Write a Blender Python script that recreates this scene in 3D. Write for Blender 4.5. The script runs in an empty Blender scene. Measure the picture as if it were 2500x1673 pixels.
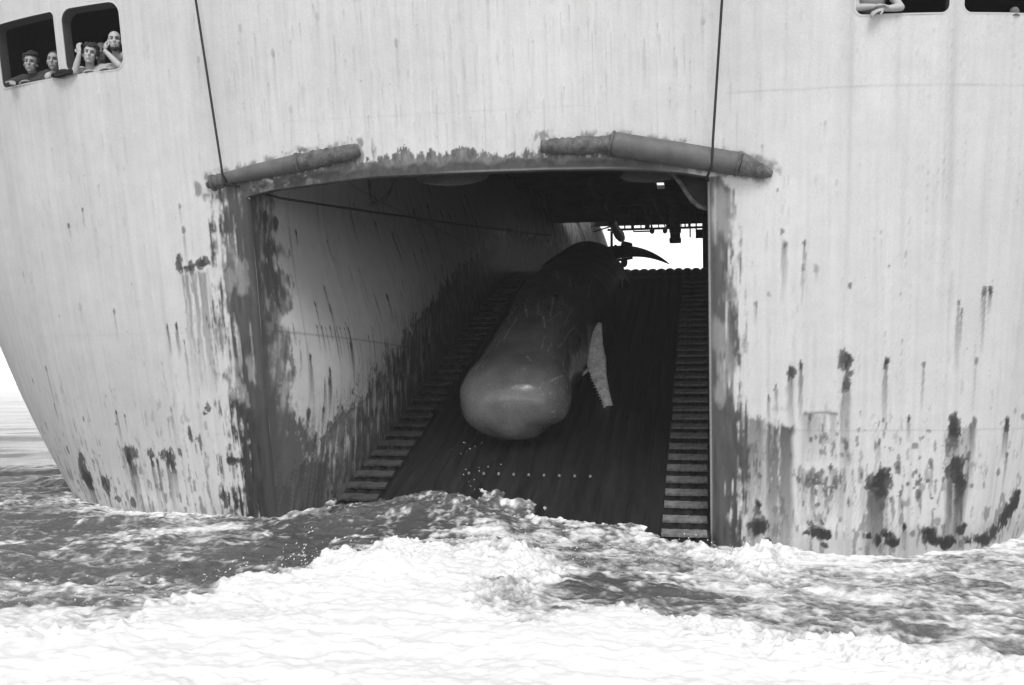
import bpy, bmesh, math, random
import numpy as np
from math import sin, cos, pi, radians, sqrt, atan, exp
from mathutils import Vector, Matrix
random.seed(4)
RNG = np.random.default_rng(7)
SC = bpy.context.scene
COL = SC.collection

# ------------------------------------------------------------------ camera, sky, sun, exposure
PITCH = radians(2.35)
cam = bpy.data.cameras.new('camera'); cam.sensor_width = 36; cam.lens = 36 * 1000 / 1024
cam.clip_start = .1; cam.clip_end = 20000
cam_o = bpy.data.objects.new('camera', cam); COL.objects.link(cam_o)
cam_o.location = (0, 0, 1.9); cam_o.rotation_euler = (pi / 2 + PITCH, 0, 0)
SC.camera = cam_o
SUN_EL, SUN_AZ = radians(48), radians(178)      # azimuth clockwise from +Y
w = bpy.data.worlds.new('World'); SC.world = w; w.use_nodes = True
nt = w.node_tree; bg = nt.nodes['Background']
sky = nt.nodes.new('ShaderNodeTexSky'); sky.sky_type = 'NISHITA'; sky.sun_disc = False
sky.sun_elevation = SUN_EL; sky.sun_rotation = SUN_AZ; sky.dust_density = 0.3; sky.air_density = 1.0
bw = nt.nodes.new('ShaderNodeRGBToBW')
nt.links.new(sky.outputs[0], bw.inputs[0]); nt.links.new(bw.outputs[0], bg.inputs[0])
bg.inputs[1].default_value = .15
sun = bpy.data.lights.new('sun', 'SUN'); sun.energy = 1.5; sun.angle = radians(24); sun.color = (1, 1, 1)
sun_o = bpy.data.objects.new('sun', sun); COL.objects.link(sun_o)
sd = Vector((sin(SUN_AZ) * cos(SUN_EL), cos(SUN_AZ) * cos(SUN_EL), sin(SUN_EL)))
sun_o.rotation_euler = sd.to_track_quat('Z', 'Y').to_euler(); sun_o.location = sd * 60
vs = SC.view_settings; vs.view_transform = 'Standard'; vs.look = 'None'; vs.gamma = 1; vs.use_curve_mapping = False
vs.exposure = 0.88
SC.cycles.max_bounces = 8; SC.cycles.diffuse_bounces = 5

# ------------------------------------------------------------------ noise
def _h(ix, iy, iz, seed):
    a = (ix.astype(np.int64) * 374761393 + iy.astype(np.int64) * 668265263 + iz.astype(np.int64) * 2147483647 + seed * 974634777) & 0xFFFFFFFF
    a = ((a ^ (a >> 13)) * 1274126177) & 0xFFFFFFFF
    a = ((a ^ (a >> 16)) * 2246822519) & 0xFFFFFFFF
    return ((a ^ (a >> 15)) & 0xFFFFFF) / float(0xFFFFFF)
def vn(x, y, seed=0):
    x = np.asarray(x, float); y = np.asarray(y, float); x, y = np.broadcast_arrays(x, y)
    ix = np.floor(x); iy = np.floor(y); fx = x - ix; fy = y - iy
    fx = fx * fx * fx * (fx * (fx * 6 - 15) + 10); fy = fy * fy * fy * (fy * (fy * 6 - 15) + 10)
    z = np.zeros_like(ix)
    a = _h(ix, iy, z, seed); b = _h(ix + 1, iy, z, seed); c = _h(ix, iy + 1, z, seed); d = _h(ix + 1, iy + 1, z, seed)
    return (a * (1 - fx) + b * fx) * (1 - fy) + (c * (1 - fx) + d * fx) * fy
def fbm(x, y, o=4, seed=0, g=.5):
    s = 0; a = 1; t = 0; x = np.asarray(x, float); y = np.asarray(y, float)
    for i in range(o):
        s = s + a * vn(x * 2 ** i + i * 17.3, y * 2 ** i + i * 9.1, seed + i); t += a; a *= g
    return s / t
def ss(a, b, x):
    t = np.clip((x - a) / (b - a), 0, 1); return t * t * (3 - 2 * t)

# ------------------------------------------------------------------ materials (black-and-white place: every colour is a grey)
def mat(name, tone=.5, rough=.6, spec=.5, attr=None, grain=.06, gscale=70, bump=.0, bscale=40, mott=0, mscale=3, stretch=None, rattr=None):
    m = bpy.data.materials.new(name); m.use_nodes = True
    n = m.node_tree.nodes; l = m.node_tree.links; p = n['Principled BSDF']
    p.inputs['Roughness'].default_value = rough; p.inputs['Specular IOR Level'].default_value = spec
    tc = n.new('ShaderNodeTexCoord'); mp = n.new('ShaderNodeMapping'); l.new(tc.outputs['Object'], mp.inputs[0])
    if stretch: mp.inputs['Scale'].default_value = stretch
    if attr:
        src = n.new('ShaderNodeAttribute'); src.attribute_name = attr; out = src.outputs['Fac']
    else:
        src = n.new('ShaderNodeValue'); src.outputs[0].default_value = tone; out = src.outputs[0]
    def noise_mul(out, sc, amp, det):
        t = n.new('ShaderNodeTexNoise'); t.inputs['Scale'].default_value = sc; t.inputs['Detail'].default_value = det
        l.new(mp.outputs[0], t.inputs['Vector'])
        mr = n.new('ShaderNodeMapRange'); mr.inputs['From Min'].default_value = .28; mr.inputs['From Max'].default_value = .72
        mr.inputs['To Min'].default_value = 1 - amp; mr.inputs['To Max'].default_value = 1 + amp; mr.clamp = False
        l.new(t.outputs[0], mr.inputs[0])
        mu = n.new('ShaderNodeMath'); mu.operation = 'MULTIPLY'; l.new(out, mu.inputs[0]); l.new(mr.outputs[0], mu.inputs[1])
        return mu.outputs[0]
    if grain: out = noise_mul(out, gscale, grain, 2)
    if mott: out = noise_mul(out, mscale, mott, 5)
    l.new(out, p.inputs['Base Color'])
    if rattr:
        r = n.new('ShaderNodeAttribute'); r.attribute_name = rattr; l.new(r.outputs['Fac'], p.inputs['Roughness'])
    if bump:
        t = n.new('ShaderNodeTexNoise'); t.inputs['Scale'].default_value = bscale; t.inputs['Detail'].default_value = 4
        l.new(mp.outputs[0], t.inputs['Vector'])
        b = n.new('ShaderNodeBump'); b.inputs['Strength'].default_value = bump; b.inputs['Distance'].default_value = .02
        l.new(t.outputs[0], b.inputs['Height']); l.new(b.outputs[0], p.inputs['Normal'])
    return m
M = {}
M['paint'] = mat('rusty_paint', attr='tone', rough=.62, spec=.25, grain=.10, gscale=95, bump=.12, bscale=28)
M['rust'] = mat('rusty_steel', .10, .75, .25, grain=.3, gscale=45, mott=.5, mscale=9, bump=.5, bscale=40)
M['fender'] = mat('worn_fender_steel', .10, .6, .3, grain=.14, gscale=90, mott=.2, mscale=6, bump=.2, bscale=50)
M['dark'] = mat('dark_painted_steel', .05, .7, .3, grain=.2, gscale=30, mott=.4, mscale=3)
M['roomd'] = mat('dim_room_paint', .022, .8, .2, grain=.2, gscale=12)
M['reveal'] = mat('window_edge_paint', .09, .7, .2, grain=.15, gscale=60, mott=.15, mscale=20)
M['sill'] = mat('white_window_lip', .56, .6, .25, grain=.08, gscale=90)
M['ramp'] = mat('wet_ramp_planks', .016, .33, .35, grain=.35, gscale=30, mott=.4, mscale=5, stretch=(1, .12, .12), bump=.2, bscale=40)
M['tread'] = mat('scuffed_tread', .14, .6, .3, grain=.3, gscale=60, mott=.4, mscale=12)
M['dimtread'] = mat('shaded_tread', .042, .6, .3, grain=.3, gscale=60, mott=.4, mscale=12)  # same treads on the left, their weaker light put into a darker tone
M['bolt'] = mat('bolt_steel', .13, .4, .5)
M['bar'] = mat('rubbed_bar', .26, .5, .4, grain=.2, gscale=60)
M['rope'] = mat('tarred_rope', .035, .8, .2, grain=.3, gscale=60)
M['palerope'] = mat('pale_rope', .7, .6, .3, grain=.3, gscale=60)
M['whale'] = mat('wet_whale_skin', attr='tone', rough=.3, spec=.5, grain=.2, gscale=42, bump=.3, bscale=10, mott=.32, mscale=2.2, rattr='rgh')
M['jaw'] = mat('pale_jaw_skin', .8, .5, .4, grain=.25, gscale=45, mott=.3, mscale=9, bump=.3, bscale=30)
M['tooth'] = mat('ivory', .6, .4, .5)
M['skin'] = mat('skin', .37, .55, .35, grain=.06, gscale=60)
M['tanskin'] = mat('tanned_skin', .27, .55, .35, grain=.06, gscale=60)
M['hair'] = mat('dark_hair', .026, .7, .3, grain=.5, gscale=120, bump=.6, bscale=90)
M['ghair'] = mat('grey_hair', .12, .7, .3, grain=.4, gscale=120, bump=.5, bscale=90)
M['eye'] = mat('eye', .03, .4, .5)
M['lips'] = mat('lips', .2, .6, .3)
M['jacket'] = mat('dark_jacket', .045, .9, .1, grain=.3, gscale=50, bump=.5, bscale=25)
M['vest'] = mat('grey_vest', .13, .9, .1, grain=.3, gscale=50, bump=.4, bscale=25)
M['shirt'] = mat('pale_shirt', .38, .9, .1, grain=.12, gscale=50, bump=.5, bscale=22)
M['cloth'] = mat('black_cloth', .02, .9, .1, grain=.3, gscale=50, bump=.6, bscale=25)
M['deckplate'] = mat('deck_plate', .2, .6, .3, mott=.3, mscale=2)
# sea: grey-green water and white foam mixed by the foam attribute
def sea_mat():
    m = bpy.data.materials.new('foaming_sea'); m.use_nodes = True
    n = m.node_tree.nodes; l = m.node_tree.links; p = n['Principled BSDF']
    at = n.new('ShaderNodeAttribute'); at.attribute_name = 'foam'
    tc = n.new('ShaderNodeTexCoord')
    mp = n.new('ShaderNodeMapping'); mp.inputs['Scale'].default_value = (1, 1.5, 1); l.new(tc.outputs['Object'], mp.inputs[0])
    t = n.new('ShaderNodeTexNoise'); t.inputs['Scale'].default_value = 15; t.inputs['Detail'].default_value = 9; t.inputs['Roughness'].default_value = .78
    l.new(mp.outputs[0], t.inputs['Vector'])
    a = n.new('ShaderNodeMath'); a.operation = 'MULTIPLY_ADD'; l.new(t.outputs[0], a.inputs[0]); a.inputs[1].default_value = 1.15; a.inputs[2].default_value = -.575
    # noise only bites where foam is partial
    one = n.new('ShaderNodeMath'); one.operation = 'ADD'; l.new(at.outputs['Fac'], one.inputs[0]); l.new(a.outputs[0], one.inputs[1])
    mr = n.new('ShaderNodeMapRange'); mr.interpolation_type = 'SMOOTHSTEP'; mr.inputs['From Min'].default_value = -.08; mr.inputs['From Max'].default_value = 1.06
    l.new(one.outputs[0], mr.inputs[0])
    mix = n.new('ShaderNodeMix'); mix.data_type = 'FLOAT'
    pw = n.new('ShaderNodeMath'); pw.operation = 'POWER'; l.new(mr.outputs[0], pw.inputs[0]); pw.inputs[1].default_value = 1.35
    l.new(pw.outputs[0], mix.inputs['Factor']); mix.inputs['A'].default_value = .08; mix.inputs['B'].default_value = .74
    l.new(mix.outputs[0], p.inputs['Base Color'])
    rr = n.new('ShaderNodeMix'); rr.data_type = 'FLOAT'; l.new(mr.outputs[0], rr.inputs['Factor']); rr.inputs['A'].default_value = .16; rr.inputs['B'].default_value = .85
    l.new(rr.outputs[0], p.inputs['Roughness'])
    p.inputs['IOR'].default_value = 1.33
    t2 = n.new('ShaderNodeTexNoise'); t2.inputs['Scale'].default_value = 7; t2.inputs['Detail'].default_value = 9; t2.inputs['Roughness'].default_value = .7
    mp2 = n.new('ShaderNodeMapping'); mp2.inputs['Scale'].default_value = (.7, 1.4, 1); l.new(tc.outputs['Object'], mp2.inputs[0]); l.new(mp2.outputs[0], t2.inputs['Vector'])
    b = n.new('ShaderNodeBump'); iv = n.new('ShaderNodeMapRange'); iv.inputs['To Min'].default_value = .5; iv.inputs['To Max'].default_value = .06; l.new(mr.outputs[0], iv.inputs[0]); l.new(iv.outputs[0], b.inputs['Strength']); b.inputs['Distance'].default_value = .05
    l.new(t2.outputs[0], b.inputs['Height']); l.new(b.outputs[0], p.inputs['Normal'])
    return m
M['sea'] = sea_mat()

# ------------------------------------------------------------------ mesh helpers
def link(name, me, m=None, parent=None, smooth=True):
    o = bpy.data.objects.new(name, me); COL.objects.link(o)
    if m is not None: me.materials.append(m)
    if parent is not None: o.parent = parent
    if smooth and len(me.polygons): me.polygons.foreach_set('use_smooth', np.ones(len(me.polygons), bool))
    return o
def np_mesh(name, V, F, attrs=None):
    me = bpy.data.meshes.new(name)
    V = np.ascontiguousarray(V, np.float32).reshape(-1, 3); F = np.ascontiguousarray(F, np.int32).reshape(-1, 4)
    me.vertices.add(len(V)); me.vertices.foreach_set('co', V.ravel())
    me.loops.add(F.size); me.loops.foreach_set('vertex_index', F.ravel())
    me.polygons.add(len(F)); me.polygons.foreach_set('loop_start', np.arange(0, F.size, 4, dtype=np.int32))
    try: me.polygons.foreach_set('loop_total', np.full(len(F), 4, np.int32))
    except Exception: pass
    me.update(calc_edges=True); me.validate()
    for k, a in (attrs or {}).items():
        at = me.attributes.new(k, 'FLOAT', 'POINT'); at.data.foreach_set('value', np.ascontiguousarray(a, np.float32).ravel())
    return me
def grid_faces(nr, nc, keep=None, flip=False):
    i = np.arange(nr * nc).reshape(nr, nc)
    q = [i[:-1, :-1], i[:-1, 1:], i[1:, 1:], i[1:, :-1]]
    if flip: q = q[::-1]
    F = np.stack([a.ravel() for a in q], 1)
    if keep is not None: F = F[keep.ravel()]
    return F
class MB:
    def __init__(s): s.v = []; s.f = []
    def add(s, V, F):
        o = len(s.v); s.v += [tuple(map(float, x)) for x in V]; s.f += [tuple(int(i) + o for i in f) for f in F]; return s
    def box(s, c, d, R=None, bev=0):
        bm = bmesh.new(); bmesh.ops.create_cube(bm, size=1)
        for v in bm.verts: v.co = Vector((v.co.x * d[0], v.co.y * d[1], v.co.z * d[2]))
        if bev: bmesh.ops.bevel(bm, geom=bm.edges[:], offset=bev, segments=2, affect='EDGES', profile=.6)
        R = R or Matrix.Identity(3); bm.verts.index_update()
        s.add([R @ v.co + Vector(c) for v in bm.verts], [[v.index for v in f.verts] for f in bm.faces]); bm.free(); return s
    def tube(s, pts, rad, n=12, cap=True):
        pts = [Vector(p) for p in pts]
        if not hasattr(rad, '__len__'): rad = [rad] * len(pts)
        up = None; V = []; F = []
        for i, p in enumerate(pts):
            t = (pts[min(i + 1, len(pts) - 1)] - pts[max(i - 1, 0)]).normalized()
            if up is None: up = t.orthogonal().normalized()
            up = (up - t * up.dot(t)).normalized(); b = t.cross(up)
            for k in range(n):
                a = 2 * pi * k / n; V.append(p + (up * cos(a) + b * sin(a)) * rad[i])
        for i in range(len(pts) - 1):
            for k in range(n): F.append((i * n + k, i * n + (k + 1) % n, (i + 1) * n + (k + 1) % n, (i + 1) * n + k))
        if cap: F.append(tuple(range(n))[::-1]); F.append(tuple((len(pts) - 1) * n + k for k in range(n)))
        return s.add(V, F)
    def ball(s, c, r, R=None, sub=2):
        bm = bmesh.new(); bmesh.ops.create_icosphere(bm, subdivisions=sub, radius=1)
        if not hasattr(r, '__len__'): r = (r, r, r)
        R = R or Matrix.Identity(3); bm.verts.index_update()
        s.add([R @ Vector((v.co.x * r[0], v.co.y * r[1], v.co.z * r[2])) + Vector(c) for v in bm.verts], [[v.index for v in f.verts] for f in bm.faces]); bm.free(); return s
    def cap_seg(s, a, b, ra, rb):
        a = Vector(a); b = Vector(b); n = 5; L = (b - a).length; d = (b - a).normalized()
        pts = []; rr = []
        for i in range(n): t = pi / 2 * (1 - i / n); pts.append(a - d * ra * sin(t)); rr.append(max(.0005, ra * cos(t)))
        pts.append(a); rr.append(ra); pts.append(b); rr.append(rb)
        for i in range(1, n + 1): t = pi / 2 * i / n; pts.append(b + d * rb * sin(t)); rr.append(max(.0005, rb * cos(t)))
        return s.tube(pts, rr, 14)
    def mesh(s, name):
        me = bpy.data.meshes.new(name); me.from_pydata(s.v, [], s.f); me.update(); return me
    def build(s, name, m, parent=None, smooth=True): return link(name, s.mesh(name), m, parent, smooth)
def tag(o, label=None, cat=None, group=None, kind=None):
    if label: o['label'] = label
    if cat: o['category'] = cat
    if group: o['group'] = group
    if kind: o['kind'] = kind
    return o
def empty(name, loc=(0, 0, 0), rz=0):
    o = bpy.data.objects.new(name, None); COL.objects.link(o); o.location = loc; o.rotation_euler = (0, 0, rz); o.empty_display_size = .3
    return o
def copy_of(o, parent=None):
    c = o.copy(); COL.objects.link(c)
    if parent is not None: c.parent = parent
    return c

# ------------------------------------------------------------------ the ship's own frame: u across the stern, v into the ship, z up
SO = Vector((2.38, 12.0, 0)); YAW = radians(11.2)
def ship_to_world(u, v, z):
    return Vector((SO.x + u * cos(YAW) + v * sin(YAW), SO.y - u * sin(YAW) + v * cos(YAW), z))
UL, UR = -6.0, 0.0                       # slipway opening
def hullV(u, z):
    u = np.asarray(u, float); z = np.asarray(z, float)
    b = .215 * (4.4 - z)
    t = np.clip((-u - (5 + .52 * z - .04 * z * z)) / 6.45, 0, 1); e = 4.2 * (1 - np.sqrt(np.maximum(0, 1 - t * t)))
    t = np.clip((u - (.8 + .07 * z)) / (4.04 + .33 * z), 0, 1); e2 = 4.2 * (1 - np.sqrt(np.maximum(0, 1 - t * t)))
    return b + e + e2
LX = [-7, -6.0, -5.66, -5.11, -4.21, -3.05, -1.98, -1.17, -.74, -.32, -.04, 1]
LZ = [4.38, 4.38, 4.45, 4.50, 4.57, 4.57, 4.56, 4.54, 4.51, 4.46, 4.41, 4.40]
def lintel(u): return np.interp(u, LX, LZ)
RM, RX, RC = .385, 13.0, 15.0            # ramp slope, where it starts to ease off, where it is level
def ramp(v):
    v = np.asarray(v, float); x = np.clip(v - RX, 0, 2)
    return -.39 + RM * np.minimum(v, RX) + RM * (x - x * x / 4)
def wall_u(v, v0=.3, h=9.0): v = np.asarray(v, float); return UL + .74 * ss(4.3, 1.3, np.asarray(h, float)) * (1 - np.exp(-np.maximum(v - v0, 0) / .95)) + 1.66 * ss(13.0, 25.0, v)
WINDOWS = [(-9.85, -8.70, 6.09, 6.95, .07), (-8.58, -7.62, 6.09, 6.95, .16), (1.66, 2.71, 6.12, 6.97, .09), (2.86, 4.30, 6.12, 6.97, .09)]
def rrect_sdf(u, z, r):
    u0, u1, z0, z1, R = r
    qx = np.abs(u - (u0 + u1) / 2) - (u1 - u0) / 2 + R; qz = np.abs(z - (z0 + z1) / 2) - (z1 - z0) / 2 + R
    return np.hypot(np.maximum(qx, 0), np.maximum(qz, 0)) + np.minimum(np.maximum(qx, qz), 0) - R
ship = empty('factory_ship', SO, -YAW)
tag(ship, 'white rust-streaked stern of a big factory ship with an open slipway', 'ship')

# ------------------------------------------------------------------ stains, in hull coordinates (u, z)
class Tone:
    def __init__(s, u, z, base):
        s.u = u; s.z = z; s.t = base
        s.wu = (fbm(u * 5, z * 5, 3, 51) - .5); s.wf = (fbm(u * 32, z * 10, 4, 57, .6) - .5); s.ver = fbm(u * 45, z * 1.6, 3, 61)
    def lay(s, mask, tone): s.t = s.t * (1 - mask) + tone * mask
    def blob(s, u0, z0, ru, rz, dark=.9, tone=.028, rag=1.0):
        k = (np.abs(s.u - u0) < ru * 2.2 + .05) & (np.abs(s.z - z0) < rz * 2.2 + .05)
        if not k.any(): return
        d = np.hypot((s.u[k] - u0) / ru, (s.z[k] - z0) / rz) + rag * (1.3 * s.wu[k] + 1.5 * s.wf[k])
        m = np.zeros_like(s.t); m[k] = (1 - ss(.80, 1.06, d)) * dark * (1 + .5 * s.wf[k] - .3 * (s.ver[k] - .3)); s.lay(np.clip(m, 0, 1), tone)
    def streak(s, u0, z0, L, wd, dark=.6, tone=.055, head=True, lean=0.):
        k = (np.abs(s.u - u0 - lean * (z0 - s.z)) < wd * 3) & (s.z < z0 + wd * 2) & (s.z > z0 - L)
        if not k.any(): return
        f = np.clip((z0 - s.z[k]) / L, 0, 1)
        ww = wd * (.55 + .5 * np.minimum(1, f * 3)) * (.7 + .6 * s.ver[k])
        d = np.abs(s.u[k] - u0 - lean * (z0 - s.z[k]) + .5 * wd * s.wu[k]) / ww
        m = np.zeros_like(s.t)
        m[k] = (1 - ss(.5, 1.0, d)) * (1 - f) ** .7 * ss(z0 + wd * 1.5, z0 - wd, s.z[k] + .06 * s.wf[k]) * dark * (.6 + .7 * s.ver[k]); s.lay(np.clip(m, 0, 1), tone)
        if head: s.blob(u0, z0 - wd * .8, wd * .9, wd * 1.7, min(1, dark * 1.15), .05)
    def field(s, u0, u1, z1, z0, dark=.5, tone=.08, thr=.45):
        k = (s.u > u0 - .1) & (s.u < u1 + .1) & (s.z < z1 + .1) & (s.z > z0 - .1)
        if not k.any(): return
        uu = s.u[k] + .05 * s.wu[k]
        e = ss(u0 - .03, u0 + .05, uu) * (1 - ss(u1 - .05, u1 + .03, uu)); f = np.clip((z1 - s.z[k] + .14 * s.wf[k] + .1 * s.wu[k]) / (z1 - z0), -1, 1)
        st = fbm(uu * 30, s.z[k] * .7, 3, 71)
        m = np.zeros_like(s.t); m[k] = e * ss(0, .04, f) * (1 - np.clip(f, 0, 1)) ** .6 * ss(thr - .18, thr + .12, st) * dark; s.lay(np.clip(m, 0, 1), tone)
    def region(s, m, tone): s.lay(np.clip(m, 0, 1), tone)

HAND_BLOBS = [(-7.09, 3.54, .06, .13), (-7.0, 3.47, .09, .05), (-6.92, 3.5, .05, .10), (-6.80, 3.53, .08, .08), (-6.71, 3.53, .08, .07), (-9.67, .54, .13, .26), (-9.17, .33, .10, .2), (-8.95, .13, .1, .06), (-8.6, .12, .06, .08),
 (-8.50, .86, .07, .2), (-8.38, .9, .12, .12), (-8.02, .85, .08, .1), (-7.78, .87, .12, .13), (-7.66, .85, .1, .16), (-6.8, .25, .07, .12), (-6.61, .81, .08, .05), (-6.55, .83, .1, .03),
 (-7.25, 1.2, .03, .10), (-7.1, 1.05, .03, .12), (-6.9, 1.55, .06, .06), (-6.95, 1.48, .05, .03),
 (1.62, 2.18, .085, .15), (1.69, 2.02, .05, .05), (.58, .39, .055, .07), (.57, .09, .1, .1), (.70, -.08, .03, .03), (1.18, .02, .05, .05), (1.29, .05, .1, .09), (1.42, .0, .06, .06), (1.36, .16, .03, .06), (1.4, -.14, .04, .03),
 (1.98, .70, .1, .13), (2.08, .66, .11, .14), (2.1, .8, .07, .06), (1.93, -.02, .05, .05), (2.06, -.08, .05, .1), (2.24, -.12, .13, .09), (2.15, .0, .06, .05), (2.76, -.08, .13, .12), (2.85, -.14, .14, .08), (3.02, -.12, .12, .08), (2.7, .02, .08, .06), (2.93, -.2, .1, .05), (3.17, .0, .07, .08), (3.22, .07, .04, .05), (2.4, .1, .05, .06),
 (3.06, .76, .13, .2), (3.1, .9, .1, .1), (2.96, 1.4, .06, .1), (3.02, 1.28, .1, .07), (2.1, 2.16, .04, .03), (3.72, 1.42, .05, .06),
 (3.45, -.15, .12, .1), (3.58, -.18, .1, .1), (3.7, -.08, .1, .12), (3.83, .05, .1, .14), (3.92, .18, .09, .12), (4.02, .32, .1, .13), (4.06, .44, .07, .07), (3.3, -.16, .06, .06)]
HAND_STREAKS = [(-9.67, .45, .6, .10, .8), (-9.60, .35, .5, .06, .8), (-8.5, .8, .9, .05, .9), (-8.42, .7, .7, .07, .6), (-8.02, .8, .8, .05, .8), (-7.92, .8, .9, .04, .85), (-7.74, .8, .9, .05, .7), (-7.64, .75, .6, .06, .6),
 (-10.0, 2.15, .9, .02, .6), (-10.03, 1.6, .3, .02, .7), (-8.56, 1.5, .5, .03, .9), (-8.4, 1.45, .3, .02, .6), (-7.4, 2.72, .45, .03, .8), (-7.25, 2.72, .5, .035, .8), (-7.15, 2.5, .8, .02, .6), (-6.98, 4.0, .5, .03, .5), (-7.0, 4.3, .3, .02, .5), (-8.6, 4.35, .3, .02, .6), (-8.9, 4.15, .2, .02, .6), (-6.6, .9, .5, .02, .5),
 (1.63, 1.98, 1.1, .075, .75), (1.65, 1.2, .5, .05, .5), (2.1, 2.18, .9, .045, .75), (2.56, 2.15, .6, .02, .6), (.97, 2.1, .8, .055, .85), (1.09, 2.15, .75, .03, .85), (.80, 1.9, .4, .025, .8), (.7, 1.75, .3, .02, .6), (.86, 3.75, .9, .02, .6), (.9, 3.6, .6, .03, .6), (1.12, 3.6, .5, .025, .7), (1.1, 3.3, .5, .02, .5), (2.96, 2.9, .9, .03, .6), (3.0, 2.8, .5, .02, .6), (3.28, 3.05, .8, .025, .65), (3.34, 3.05, .3, .03, .8), (3.25, 3.0, .4, .02, .6), (3.22, 2.2, .7, .02, .5),
 (3.72, 1.4, .5, .055, .95), (3.77, 1.0, .6, .03, .6), (2.05, .75, 1.0, .12, .75), (3.1, .7, 1.0, .10, .8), (3.2, 1.0, .9, .04, .6), (2.98, 1.35, .6, .11, .7), (3.25, 1.45, .5, .05, .6), (.57, .36, .4, .05, .6), (2.4, .12, .4, .04, .7), (2.33, .55, .4, .03, .6), (2.4, 1.5, .35, .03, .8), (2.05, 1.2, .3, .03, .6), (1.33, .75, .5, .04, .5), (1.4, .7, .5, .03, .5), (1.25, .7, .4, .03, .5), (.25, 2.9, .5, .03, .7), (.27, 2.75, .7, .05, .6), (.3, 2.3, .3, .03, .6), (1.2, 1.5, .4, .03, .6), (.55, 2.9, .3, .02, .5)]
def hull_tone(u, z):
    low = fbm(u * .5, z * .5, 3, 11) - .5; ver = fbm(u * 9, z * .35, 4, 13) - .5; verf = fbm(u * 38, z * .9, 3, 15) - .5; mot = fbm(u * 7, z * 7, 4, 17) - .5
    T = Tone(u, z, .56 * (1 + .20 * low + .12 * ver + .10 * verf + .10 * mot))
    # faint darker seams of the plates
    for us, du, wd, dk in [(1.62, .06, .03, .25), (2.78, .05, .045, .30), (2.70, .05, .015, .22), (-8.95, -.03, .02, .10), (-4.1, 0, .015, .10), (-1.3, 0, .012, .12), (.55, 0, .012, .10), (-10.9, 0, .02, .12)]:
        T.region(np.exp(-((u - us - du * (6 - z) * .1 + .02 * T.wu) / wd) ** 2) * dk * (.5 + T.ver) * ss(2.5, 4.5, z), .25)
    for zs, u0, u1, dk in [(5.35, .2, 5, .25), (5.3, -5.4, -1.5, .10), (2.6, -10, -6.4, .08), (1.32, .8, 4, .22)]:
        T.region(np.exp(-((z - zs + .02 * T.wu) / .012) ** 2) * dk * (u > u0) * (u < u1) * (.4 + 1.2 * fbm(u * 3, z, 2, 19)), .2)
    # grime: vertical washes and specks, denser near the water
    dens = .30 * ss(2.0, .1, z) - .04
    sp = fbm(u * 17, z * 5, 4, 23); T.region(ss(.70 - dens * .42, .78 - dens * .34, sp) * (.35 + .4 * ss(1.5, 0, z)) * ss(2.8, 1.3, z), .15)
    wash = fbm(u * 20, z * .5, 3, 29); T.region(ss(.55, .8, wash) * (.10 + .22 * ss(1.8, .2, z)), .22)
    wl = ss(.22, -.12, z + .3 * T.wu + .2 * T.wf); T.region(wl * .38, .18)
    rs = np.random.default_rng(31)
    for i in range(900):
        uu = rs.uniform(-12, 5.5); zz = rs.uniform(.3, 6.9)
        if UL - .1 < uu < UR + .1: zz = 4.9 + zz * .3
        T.streak(uu, zz, rs.uniform(.08, .5) ** 1.0 * (2.6 if rs.random() < .2 else 1), rs.choice([.005, .007, .010]), rs.uniform(.06, .34), .16, head=rs.random() < .15, lean=rs.uniform(-.01, .01))
    for i in range(380):
        uu = rs.uniform(-11.2, 5.0)
        if UL - .1 < uu < UR + .1: zz = rs.uniform(4.9, 6.9)
        else: zz = rs.uniform(-.2, 6.6) if rs.random() < .6 else rs.uniform(-.1, 1.7)
        wd = rs.choice([.007, .01, .014, .02, .03], p=[.33, .3, .2, .12, .05]); L = wd * rs.uniform(6, 28)
        hi = .28 if zz > 3.8 else .7
        T.streak(uu, zz, L, wd, rs.uniform(.25, 1) * hi, .13, head=rs.random() < .5)
    for i in range(130):
        uu = rs.uniform(-11, 5); zz = rs.uniform(-.2, 1.4) if rs.random() < .85 else rs.uniform(1, 6.5)
        if UL - .1 < uu < UR + .1: continue
        r = rs.uniform(.012, .04); T.blob(uu, zz, r, r * rs.uniform(.8, 2.2), rs.uniform(.4, .95), .09)
    T.field(-7.1, -6.66, 3.45, 1.75, .85, .17, .46)
    T.field(.66, 1.02, 1.44, -.6, 1.0, .075, .22); T.field(.42, .66, 1.5, -.3, .8, .10, .36); T.field(1.05, 1.9, .85, .1, .6, .12, .52); T.field(1.1, 1.55, 1.55, .9, .6, .2, .42); T.field(1.88, 2.2, .6, -.6, .95, .09, .34); T.field(2.92, 3.2, .7, -.6, .95, .08, .34); T.field(2.9, 3.3, 1.35, .4, .55, .18, .45)
    T.region(np.exp(-((z - 1.53 + .06 * T.wu) / .02) ** 2) * (u > 1.12) * (u < 1.54) * .7, .12)
    for s_ in HAND_STREAKS: T.streak(*s_)
    for b in HAND_BLOBS: T.blob(*b)
    for b in HAND_BLOBS:
        if b[1] < .5 and b[0] > 0: T.blob(b[0] + .02, b[1] - .02, b[2] * .8, b[3] * .7, .9, .02)
    rs = np.random.default_rng(77)
    for i in range(60):
        T.blob(rs.choice([rs.normal(1.35, .12), rs.normal(2.5, .15), rs.uniform(.6, 3.4)]), rs.normal(.65, .16), rs.uniform(.012, .035), rs.uniform(.02, .07), .8, .08)
    for i in range(40):
        T.blob(rs.uniform(1.1, 3.3), rs.normal(1.2, .12), rs.uniform(.01, .025), rs.uniform(.02, .07), .7, .10)
    # rust round the slipway opening: both corner posts, the lip and under the fenders
    e = (UL - u)                                             # left post, distance outwards
    wd = np.interp(z, [-.8, .2, 1.2, 1.7, 2.2, 3.5, 4.2, 4.5, 4.7], [.70, .62, .60, .55, .62, .55, .50, .42, .2])
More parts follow.
